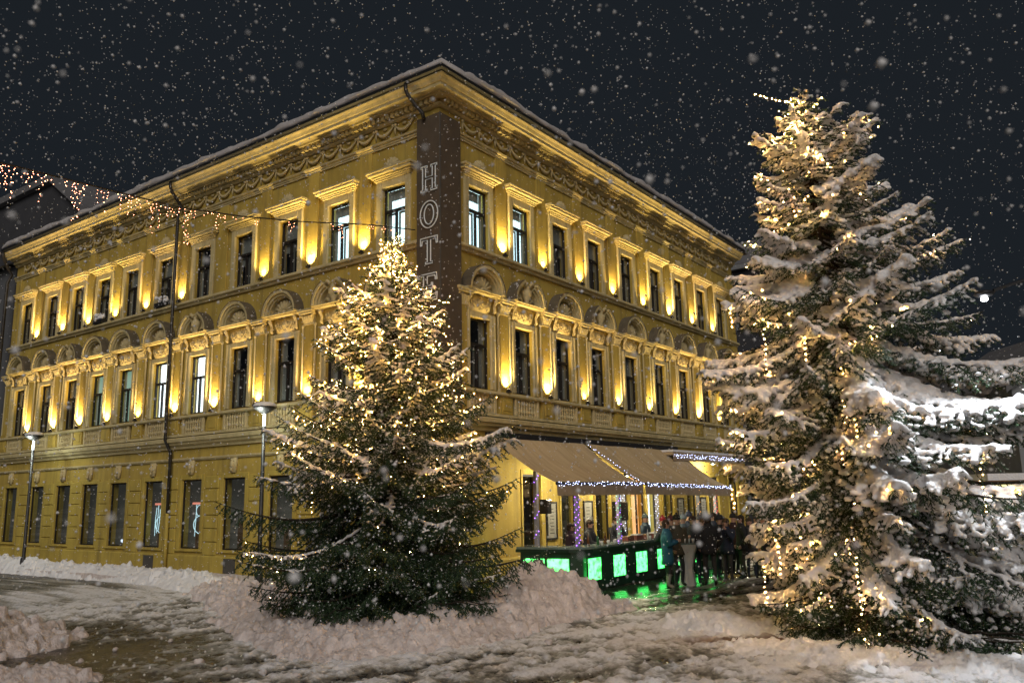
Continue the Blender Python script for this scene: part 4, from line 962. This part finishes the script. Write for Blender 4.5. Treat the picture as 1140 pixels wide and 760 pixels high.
person(gp(782,643), .3, 1.72, CH, BK, BK, 'person in charcoal with a grey hat behind the crowd', arms='cup', hat=(.10,.10,.11))
person(gp(798,641), -2.6, 1.80, NV, BK, BK, 'person in dark navy at the back of the crowd near the bar', arms='up')
person(gp(829,645), PI+.6, 1.76, BK, CH, BK, 'person in black seen from behind with a grey backpack', arms='pocket', bag=(.16,.165,.17))
person(gp(838,644), -.9, 1.68, CH, NV, BK, 'person in charcoal next to the grey backpack', arms='cup', hair=(.06,.04,.02))
person(gp(855,650), PI+.2, 1.78, BK, BK, BK, 'person in black standing under the branches of the large tree', arms='pocket', hat=(.02,.02,.025))
person(gp(820,641), 1.0, 1.74, (.05,.02,.02), BK, BK, 'person in a dark maroon jacket behind the backpack', arms='cup', hat=(.02,.02,.02))
person((6.55,-2.98), PI, 1.70, (.045,.045,.06), BK, BK, 'person with a red hat leaning on the bar counter', arms='bar', hat=(.30,.02,.03), lean=.10)
person(gp(750,648), 1.9, 1.74, (.06,.06,.07), NV, BK, 'person in a grey jacket just left behind the teal blue coat', arms='cup', hat=(.12,.03,.03))
person(gp(786,647), -2.2, 1.70, (.09,.05,.035), NV, BK, 'person in a brown jacket in the middle of the crowd', arms='cup', hair=(.10,.06,.03))
person(gp(770,640), 1.2, 1.80, NV, BK, BK, 'tall person in navy behind the pale hat', arms='up', hat=(.04,.05,.09))
person(gp(808,641), 2.5, 1.66, (.10,.10,.11), CH, BK, 'short person in a light grey coat behind the navy jacket', hem=.66, arms='cup', hat=(.25,.24,.22))
person(gp(846,643), .8, 1.72, (.03,.035,.05), BK, BK, 'person in dark blue between the backpack and the large tree', arms='cup', hat=(.05,.05,.06))
# staff inside the bar
person((4.35,-1.62), .2, 1.72, BK, BK, BK, 'bartender in black behind the counter below the speaker stand', arms='bar', lean=.08)
person((6.0,-1.58), -.3, 1.76, BK, BK, BK, 'bartender in black with dark hair near the green and violet post', arms='bar', lean=.06)
person((8.0,-1.55), .1, 1.74, (.03,.05,.07), BK, BK, 'bartender in a dark blue top and cap in front of the large loudspeaker', arms='cup', hat=(.03,.05,.06))
person((3.75,-1.45), .9, 1.66, (.05,.03,.05), BK, BK, 'bartender in dark clothes next to the violet corner post', arms='cup')
# ================================================================== trees
mneed = bpy.data.materials.new('needles'); mneed.use_nodes = True; N = mneed.node_tree.nodes; L = mneed.node_tree.links; b = N['Principled BSDF']
a_ = N.new('ShaderNodeAttribute'); a_.attribute_name = 'tint'
rp = N.new('ShaderNodeValToRGB'); L.new(a_.outputs['Fac'], rp.inputs[0]); cr = rp.color_ramp
cr.elements[0].position = 0; cr.elements[0].color = (.012,.030,.014,1); cr.elements[1].position = 1; cr.elements[1].color = (.72,.74,.76,1)
for ps_, cc in ((.35,(.030,.062,.026,1)),(.62,(.055,.095,.042,1)),(.70,(.10,.13,.08,1)),(.82,(.50,.52,.50,1))): e = cr.elements.new(ps_); e.color = cc
L.new(rp.outputs[0], b.inputs['Base Color']); b.inputs['Roughness'].default_value = .65; b.inputs['Specular IOR Level'].default_value = .3
_ico = bmesh.new(); bmesh.ops.create_icosphere(_ico, subdivisions=1, radius=1.0)
ICO_V = np.array([v.co[:] for v in _ico.verts]); _ico.verts.index_update(); ICO_F = np.array([[v.index for v in f.verts] for f in _ico.faces]); _ico.free()
def prof(zs, rs): return lambda z: float(np.interp(z, zs, rs))
def spruce(label, base, top, pl, prr, seed, nb, snow, frost, z0, needle=.048, sp=.018, core_r=.011, elev=None, voxel=.03, droopy=.0, zc=.12):
    g = np.random.default_rng(seed); base = np.array(base); top = np.array(top); H = top[2]-base[2]
    ax_ = lambda z: base+(top-base)*(z/H)
    rt2 = np.array([RT[0], RT[1]]); rt2 /= np.linalg.norm(rt2)
    def radius(z, az):
        w = (math.cos(az)*rt2[0]+math.sin(az)*rt2[1]+1)/2
        return pl(z)*(1-w)+prr(z)*w
    tree = tag(empty('spruce_tree', tuple(base)), label, 'tree', 'decorated spruce trees')
    seg0, seg1, fr = [], [], []; tubes = MB(); sc_, sr_, sd_ = [], [], []; lightpts = []
    def seg(a, b, f): seg0.append(a); seg1.append(b); fr.append(f)
    up = np.array([0,0,1.])
    for k in range(nb):
        u = (k+g.random()*.8)/nb
        z = z0+(H-.12-z0)*(1-(1-u)**1.0)
        az = k*2.39996+g.normal()*.22
        h = z/H; e = R(np.interp(h, *elev)+g.normal()*5)
        r0 = radius(max(.2, min(H, z)), az)
        ln = radius(max(.15, min(H-.02, z+r0*math.tan(e)*.75)), az)*g.uniform(.72,1.04)
        if g.random() < .12: ln *= 1.10
        ln = max(ln, .16)*1.06
        hd = np.array([math.cos(az), math.sin(az), 0]); sd_v = np.array([-math.sin(az), math.cos(az), 0]); A = ax_(z)-base
        sag = .10+.05*g.random(); bend = g.normal()*.10
        f = lambda t, A=A, hd=hd, ln=ln, sd_v=sd_v, bend=bend, e=e, sag=sag: A+hd*ln*t+sd_v*ln*bend*t*t+up*ln*(math.tan(e)*t-sag*math.sin(PI*min(t,1))+.05*t*t)
        n = max(4, int(ln/.16)); pts = [f(i/n) for i in range(n+1)]
        for q in pts:
            if q[2] < zc: q[2] = zc+g.random()*.08
        tubes.tube([tuple(q) for q in pts], max(.012,.014*ln+.006), 4, .004, cap=False)
        sf = snow(h, az, g)
        fz = frost(h, az)
        for i in range(n):
            if i/n > .18: seg(pts[i], pts[i+1], fz)
        # snow along the branch
        if sf > .15:
            m_ = max(2, int(ln*.8/.07))
            for i in range(m_):
                t_ = .22+.76*(i+.5)/m_; q = f(t_); q[2] = max(q[2], zc); rr = (.050+.045*g.random())*sf*(1-.45*t_)*(.55 if ln < .5 else 1)
                sc_.append(q+up*rr*.45); sr_.append((rr*1.25, rr, rr*.72)); sd_.append(az)
        ns = max(3, int(ln/.072)); sgn = 1
        for i in range(ns):
            t_ = .10+.88*(i+g.random()*.7)/ns; sgn = -sgn
            sl = min(.70, .13+.46*ln*(1-t_)*(.35+.65*min(1,t_/.35)))*g.uniform(.7,1.15)
            q0 = f(t_); q0[2] = max(q0[2], zc); d = hd*math.cos(.95)+sd_v*sgn*math.sin(.95)+up*(math.tan(e)*.5-.20-droopy*(1-h)*g.random()+.10*g.normal()); d /= np.linalg.norm(d)
            q1 = q0+d*sl*.55; d2 = d+up*(-.22-.3*droopy*(1-h)); d2 /= np.linalg.norm(d2); q2 = q1+d2*sl*.45
            if q1[2] < zc-.05: q1[2] = zc-.05
            if q2[2] < zc-.12: q2[2] = max(.05, zc-.12)
            seg(q0,q1,fz); seg(q1,q2,fz)
            if sl > .25: tubes.tube([tuple(q0),tuple(q1),tuple(q2)], .006, 3, .002, cap=False)
            sdir = np.cross(d, up); sdir /= (np.linalg.norm(sdir)+1e-6)
            nn = int(sl/.06)
            for j in range(1, nn+1):
                v_ = j/(nn+.5); c = q0+(q1-q0)*min(1,v_/.55) if v_ < .55 else q1+(q2-q1)*((v_-.55)/.45)
                l3 = (.05+.12*(1-v_)*min(1,sl/.4))*g.uniform(.7,1.25); s3 = 1 if j % 2 else -1
                d3 = d*.62+sdir*s3*.75+up*(-.30*g.random()-.1-.5*droopy*(1-h)*g.random()); d3 /= np.linalg.norm(d3)
                e3 = c+d3*l3; e3[2] = max(e3[2], .05); seg(c, e3, fz)
            if sf > .25 and g.random() < min(1., .25+.75*sf):
                for v_ in (.15,.38,.62,.85):
                    if g.random() < .22: continue
                    c = (q0+(q1-q0)*(v_/.55)) if v_ < .55 else q1+(q2-q1)*((v_-.55)/.45)
                    rr = (.033+.036*g.random())*sf*(1-.4*v_)*min(1,.55+sl)
                    sc_.append(c+up*rr*.5); sr_.append((rr*1.35, rr, rr*.75)); sd_.append(math.atan2(d[1], d[0]))
        lightpts.append((f, ln, h, az))
    # leader
    tubes.tube([(0,0,0)]+[tuple(ax_(H*q)-base) for q in (.1,.3,.5,.7,.85,1.0)], [.16*H/8,.14*H/8,.11*H/8,.08*H/8,.05*H/8,.03,.008], 8)
    tp = ax_(H)-base
    for q in range(8): seg(tp-up*.06*q-up*.02, tp-up*.06*q+up*.06, .1)
    tubes.build('trunk', M['bark'], tree)
    P0 = np.array(seg0); P1 = np.array(seg1); FZ = np.array(fr); ln_ = np.linalg.norm(P1-P0, axis=1)
    cnt = np.maximum(2, np.ceil(ln_/sp)).astype(int); I = np.repeat(np.arange(len(P0)), cnt)
    tt = g.random(len(I)); D = (P1-P0)/np.maximum(ln_,1e-6)[:,None]
    p = P0[I]+(P1-P0)[I]*tt[:,None]; d = D[I]
    q = g.normal(size=p.shape); q -= d*(q*d).sum(1)[:,None]; q /= np.linalg.norm(q,axis=1)[:,None]+1e-9
    nd = d*.65+q*.75; nd /= np.linalg.norm(nd,axis=1)[:,None]
    sdv = np.cross(nd, g.normal(size=p.shape)); sdv /= np.linalg.norm(sdv,axis=1)[:,None]+1e-9
    Ln = needle*g.uniform(.7,1.2,len(I)); w = .0075*needle/.045
    V = np.stack([p-sdv*w, p+sdv*w, p+nd*Ln[:,None]], 1).reshape(-1,3)
    # green core of every twig
    qa = np.cross(D, np.array([.31,.52,.79])); qa /= np.linalg.norm(qa,axis=1)[:,None]+1e-9; qb = np.cross(D, qa)
    ring = [qa*math.cos(2*PI*k/3)+qb*math.sin(2*PI*k/3) for k in range(3)]
    CV = np.stack([P0+r_*core_r for r_ in ring]+[P1+D*.012], 1).reshape(-1,3)
    CF = (np.array([(0,1,3),(1,2,3),(2,0,3)])[None]+(np.arange(len(P0))*4)[:,None,None]).reshape(-1,3)
    nV = len(V); V = np.concatenate([V, CV])
    me = npmesh('foliage', V, np.concatenate([np.arange(nV).reshape(-1,3), CF+nV]), mneed)
    tint = np.clip(g.normal(.34,.17,len(I)), 0, .66)
    fro = (g.random(len(I)) < FZ[I]*(.35+.65*np.clip(q[:,2]*1.2+.3, 0, 1))); tint = np.where(fro, g.uniform(.78,1.,len(I)), tint)
    fattr(me, 'tint', np.concatenate([np.repeat(tint, 3), np.repeat(np.clip(g.normal(.22,.10,len(P0)),0,.6), 4)])); tag(put(me, 'foliage', tree), kind='stuff')
    # snow: merge the pads into one soft surface
    C = np.array(sc_); Rr = np.array(sr_); A_ = np.array(sd_)
    v = ICO_V[None]*Rr[:,None,:]*(1+.22*g.normal(size=(len(C),1,1))*0+.20*g.normal(size=(len(C),len(ICO_V),1)))
    ca, sa = np.cos(A_)[:,None], np.sin(A_)[:,None]
    vx = v[...,0]*ca-v[...,1]*sa; vy = v[...,0]*sa+v[...,1]*ca
    v = np.stack([vx,vy,v[...,2]],-1)+C[:,None,:]
    Fs = (ICO_F[None]+(np.arange(len(C))*len(ICO_V))[:,None,None]).reshape(-1,3)
    me = npmesh('snow', v.reshape(-1,3), Fs, M['snow_tree'], True)
    o = put(me, 'snow_tmp'); rm = o.modifiers.new('r', 'REMESH'); rm.mode = 'VOXEL'; rm.voxel_size = voxel; rm.use_smooth_shade = True
    s_ = o.modifiers.new('s', 'SMOOTH'); s_.factor = .5; s_.iterations = 1
    m2 = evalmesh(o, 'snow'); bpy.data.objects.remove(o)
    m2.materials.clear(); m2.materials.append(M['snow_tree']); put(m2, 'snow', tree)
    return tree, lightpts, H, base, g
mat('snow_tree', (.78,.77,.78), .8, .06, 9, .026, 30, spec=.2)
EL = ([0,.06,.2,.4,.6,.8,.93,1.],[-6,-14,-12,-4,8,24,42,60])
p1L = prof([.2,.9,1.7,2.9,3.9,4.4,5.3,6.4,7.1,7.8],[2.1,2.55,2.8,2.65,2.15,1.95,1.58,1.12,.66,.06])
T1 = spruce('smaller spruce tree covered in golden lights, in front of the hotel corner', (-4.04,-2.30,0), (-4.08,-2.27,7.72), p1L, p1L, 21, 270,
            lambda h, az, g: (max(0, g.normal(.66,.38)) if h > .36 else max(0, g.normal(.36,.33))), lambda h, az: .12+.16*(h > .4), .50, elev=EL, droopy=.9, voxel=.026, zc=.52)
p2L = prof([.2,1.6,3.,4.45,6.5,7.7,9.,9.7],[1.6,1.7,2.05,2.25,1.5,1.1,.8,.15]); p2R = prof([.2,1.6,3.,4.45,6.2,7.7,8.8,9.4,9.7],[3.2,3.5,3.7,3.5,2.4,1.65,1.4,.75,.15])
EL2 = ([0,.06,.2,.4,.6,.8,.93,1.],[-6,-20,-26,-22,-12,3,26,55])
T2 = spruce('tall spruce tree on the right, heavy with snow and hung with warm lights', (-1.05,-10.28,0), (-1.17,-9.90,9.70), p2L, p2R, 33, 230,
            lambda h, az, g: max(.0, g.normal(1.25,.52)) if h > .16 else max(0, g.normal(.55,.35)), lambda h, az: .30, .25, elev=EL2, droopy=1.0, voxel=.024, zc=.22)
# fairy lights hung over the trees
def fairy(label, T, bulbs, dens, zmin, r, wfun, hang, bm_='bulb_warm'):
    tree, lp, H, base, g = T
    t = tag(empty('fairy_lights', tuple(base)), label, 'string lights', 'warm light strings on the spruce trees')
    Pn = []; wires = MB()
    rt2 = np.array([RT[0], RT[1], 0]); 
    for (f, ln, h, az) in lp:
        w = wfun(h, math.cos(az)*rt2[0]+math.sin(az)*rt2[1])
        n = g.poisson(max(0, w*dens*(.4+ln)))
        for i in range(n):
            q = f(.35+.63*g.random()**.7)+np.array([g.normal()*.10, g.normal()*.10, -.05+.06*g.random()])
            Pn.append(q)
            if g.random() < hang and ln > .5 and h < .62:       # a strand hanging from the branch
                L_ = g.integers(5, 13); x, y = q[0], q[1]; last = q
                line = [tuple(q)]
                for j in range(1, L_):
                    s = np.array([x+g.normal()*.012, y+g.normal()*.012, q[2]-.085*j])
                    if s[2] < zmin: break
                    Pn.append(s); line.append(tuple(s))
                if len(line) > 1: wires.tube(line, .004, 3, cap=False)
    Pn = np.array(Pn); Pn = Pn[g.permutation(len(Pn))[:bulbs]] if len(Pn) > bulbs else Pn; n = len(Pn)
    ov = np.array([(1,0,0),(-1,0,0),(0,1,0),(0,-1,0),(0,0,1),(0,0,-1)],float)*r; of = np.array([(0,2,4),(2,1,4),(1,3,4),(3,0,4),(2,0,5),(1,2,5),(3,1,5),(0,3,5)])
    V = (Pn[:,None,:]+ov[None]*g.uniform(.75,1.25,(n,1,1))).reshape(-1,3); F = (of[None]+(np.arange(n)*6)[:,None,None]).reshape(-1,3)
    if wires.v: tag(wires.build('wire', M['cable'], t), kind='stuff')
    tag(put(npmesh('bulbs', V, F, M[bm_]), 'bulbs', t), kind='stuff'); print('bulbs', n)
fairy('golden light string wound through the smaller spruce tree', T1, 1400, 3.2, .6, .0056, lambda h, s: np.interp(h, [0,.22,.33,.42,.55,.7,.85,1.], [.01,.07,.30,1.15,2.2,2.8,3.8,4.4]), .015)
fairy('warm light strings hung over the tall snowy spruce tree', T2, 800, 2.1, .6, .0056, lambda h, s: np.interp(h, [0,.12,.3,.5,.7,.85,1.], [.05,.35,.7,1.0,1.3,2.0,2.6])*(1.0 if s < .1 else .22), .07, 'bulb_gold')
# string leaving the top of the tall tree
a0 = at(884,116,15.1); a1 = at(838,105,14.6)
lights('string_lights', 'short warm light string leading away from the top of the tall tree', [(tuple(a0), tuple(a1))], 'bulb_warm', 12, .010, .01)
# icicle curtain lights across the street
path = [at(px, py, d) for px, py, d in ((-90,158,14.6),(-40,170,15.2),(0,181,15.7),(60,196,16.4),(120,211,17.1),(200,231,18.0),(270,241,18.9),(340,247,19.8),(410,250,20.8),(462,256,21.55))]
t = tag(empty('icicle_lights', tuple(path[0])), 'pinkish icicle light curtain on a cable crossing to the hotel corner sign', 'string lights')
o_ = path[0]
MB().tube([tuple(q-o_) for q in path], .016, 5).build('cable', M['cable'], t)
wb, bb = MB(), MB(); g = np.random.default_rng(5)
S_ = np.linspace(0, 1, 190); idx_ = np.linspace(0, len(path)-1, 190); PP = np.array([[np.interp(i, range(len(path)), [q[k] for q in path]) for k in range(3)] for i in idx_])
for k, q in enumerate(PP):
    cl = vnoise(np.array([k*.23+3.3]), np.array([2.]))[0]
    if k > 178 or cl < .30 or g.random() < .25: continue
    L_ = (.06+1.5*max(0, cl-.3)*g.random()**1.6+.10*g.random())*(.6 if k > 110 else 1.)
    n = int(L_/.075); line = [tuple(q-o_)]
    ph = .08*g.random()
    for j in range(n):
        s = q-o_+np.array([g.normal()*.02, g.normal()*.02, -.02-ph-(.06+.03*g.random())*j]); line.append(tuple(s)); bb.ball(tuple(s), .006+.004*g.random(), 4, 2)
    if n > 0: wb.tube(line, .003, 3, cap=False)
tag(wb.build('wire', M['cable'], t), kind='stuff'); tag(bb.build('bulbs', M['bulb_pink'], t), kind='stuff')
# ================================================================== neighbours
def dark_building(name, label, x0, x1, y0, y1, h, cols, rows, wz, m='dark_wall', roof='hip', win='pale_trim'):
    t = tag(empty(name, (x0, y0, 0)), label, 'building'); w, d = x1-x0, y1-y0
    MB().box(0,w,0,d,0,h).build('wall', M[m], t)
    MB().add([(-.4,-.4,h),(w+.4,-.4,h),(w+.4,d+.4,h),(-.4,d+.4,h),(w*.3,d*.3,h+2.6),(w*.7,d*.3,h+2.6),(w*.7,d*.7,h+2.6),(w*.3,d*.7,h+2.6)], [(0,1,5,4),(1,2,6,5),(2,3,7,6),(3,0,4,7),(4,5,6,7)]).build('roof', M['unlit_snow'], t)
    MB().box(-.38,w+.38,-.38,d+.38,h-.3,h-.004).build('cornice', M['pale_trim'], t)
    f_ = MB(); f_.box(-.06,.0,-.62,-.45,0,2.0); f_.box(-.06,.0,.45,.62,0,2.0); f_.box(-.06,.0,-.449,.449,1.83,2.0); f_.box(-.10,.0,-.66,.66,-.12,0); f_.box(-.03,.0,-.03,.03,0,1.83); f_.box(-.03,.0,-.449,.449,1.2,1.26)
    fm = f_.mesh('window', M[win]); pm = MB().box(-.015,.0,-.449,.449,.0,1.829).mesh('pane', M['frame_dark'])
    for r_ in range(rows):
        for c in range(cols):
            o = put(fm, 'window', t, (-.004, (c+.5)*d/cols, wz+3.6*r_)); put(pm, 'pane', o)
    return t
dark_building('town_house', 'dark grey-blue town house behind the right end of the hotel', 33, 45, -2.0, 14.0, 16.4, 7, 4, 1.6)
dark_building('town_house', 'low dark house far right behind the large tree', 46, 58, -30.0, -3.6, 5.2, 7, 1, 1.5)
t = tag(empty('neighbour_building', (0,25.6,0)), 'dark grey building adjoining the far left end of the hotel', 'building')
MB().box(.1,12,0,22,0,13.2).build('wall', M['grey_wall'], t)
MB().add([(-.3,0,13.2),(12,0,13.2),(12,22,13.2),(-.3,22,13.2),(5,0,15.6),(12,0,15.6),(12,22,15.6),(5,22,15.6)], [(0,1,5,4),(1,2,6,5),(2,3,7,6),(3,0,4,7),(4,5,6,7)]).build('roof', M['unlit_snow'], t)
t = tag(empty('neighbour_building', (5.5,30,0)), 'tall dark gabled building rising behind the far left roof of the hotel', 'building')
g_ = [(-2.,13.3),(.5,18.2),(5.0,21.2),(18,21.3),(18,0),(-2,0)]
MB().add([(x,y,z) for x in (0,11) for y,z in g_], [tuple(range(6)), tuple(range(11,5,-1))]+[(i,(i+1)%6,6+(i+1)%6,6+i) for i in range(6)]).build('wall', M['dark_wall'], t)
e_ = MB()
for (ya,za),(yb,zb) in ((g_[0],g_[1]),(g_[1],g_[2]),(g_[2],g_[3])):
    e_.add([(x,y,z) for x in (-.35,11.2) for y,z in ((ya,za+.02),(yb,zb+.02),(yb,zb+.45),(ya,za+.45))], [(0,1,2,3),(7,6,5,4),(0,4,5,1),(1,5,6,2),(2,6,7,3),(3,7,4,0)])
e_.build('roof', M['unlit_snow'], t)
# pale gabled house and a lit market hut at the right edge
c0 = at(1172,560,42); 
t = tag(empty('pale_house', (c0[0],c0[1],0), YAW-PI/2), 'pale gabled house at the right edge of the square', 'building')
MB().add([(x,y,z) for y in (0,8) for x,z in ((-1.1,0),(7,0),(7,6.6),(3,9.2),(-1.1,6.6))], [(0,1,2,3,4),(9,8,7,6,5)]+[(i,(i+1)%5,5+(i+1)%5,5+i) for i in range(5)]).build('wall', M['pale_trim'], t)
e_ = MB()
for (xa,za),(xb,zb) in (((-1.5,6.4),(3,9.25)),((3,9.25),(7.4,6.4))):
    e_.add([(x,y,z) for y in (-.3,8.3) for x,z in ((xa,za),(xb,zb),(xb,zb+.3),(xa,za+.3))], [(0,1,2,3),(7,6,5,4),(0,4,5,1),(1,5,6,2),(2,6,7,3),(3,7,4,0)])
e_.build('roof', M['unlit_snow'], t)
c0 = at(1140,560,26)
t = tag(empty('market_hut', (c0[0],c0[1],0), YAW-PI/2), 'small lit market hut with a snowy roof at the right edge', 'hut')
MB().box(-.9,2.2,0,2,0,1.0).build('counter', M['pale_wall'], t)
MB().box(-.9,-.8,.0,2,1.0,2.5).build('side_wall', M['wood'], t); MB().box(-.799,2.2,1.9,2.,1.0,2.5).build('back_wall', M['pale_wall'], t)
MB().box(-1.1,2.4,-.4,2.2,2.5,2.6).build('roof', M['wood'], t); MB().box(-1.1,2.4,-.4,2.2,2.603,2.78).build('snow_cap', M['snow'], t)
MB().box(-.75,2.1,-.02,.0,2.36,2.49).build('lit_fascia', emis('hut_light', (1.,.85,.35), 1.2), t)
# ================================================================== falling snow
g = np.random.default_rng(99); n = 36000
P = np.stack([g.uniform(-15.5,11,n), g.uniform(-14,13,n), g.uniform(.3,14.5,n)], 1)
d = np.linalg.norm(P-CAM, axis=1); P = P[d > 1.6]
P = P[~((P[:,0] > -.9) & (P[:,1] > -.9))]
n = len(P); rr = .0058+.012*g.random(n)**2
ov = np.array([(1,0,0),(-1,0,0),(0,1,0),(0,-1,0),(0,0,1),(0,0,-1)],float); of = np.array([(0,2,4),(2,1,4),(1,3,4),(3,0,4),(2,0,5),(1,2,5),(3,1,5),(0,3,5)])
k_ = 8000; nearp = np.stack([g.uniform(-16,-8.5,k_), g.uniform(-14.5,-5.5,k_), g.uniform(.3,7.5,k_)], 1); nearp = nearp[np.linalg.norm(nearp-CAM, axis=1) > 1.5]
P = np.concatenate([P, nearp]); rr = np.concatenate([rr, g.uniform(.004,.0115,len(nearp))]); n = len(P)
V = (P[:,None,:]+ov[None]*rr[:,None,None]*g.uniform(.7,1.2,(n,6,1))).reshape(-1,3); F = (of[None]+(np.arange(n)*6)[:,None,None]).reshape(-1,3)
tag(put(npmesh('falling_snow', V, F, M['snow']), 'falling_snow'), 'snowflakes falling all over the square', 'snowfall', kind='stuff')
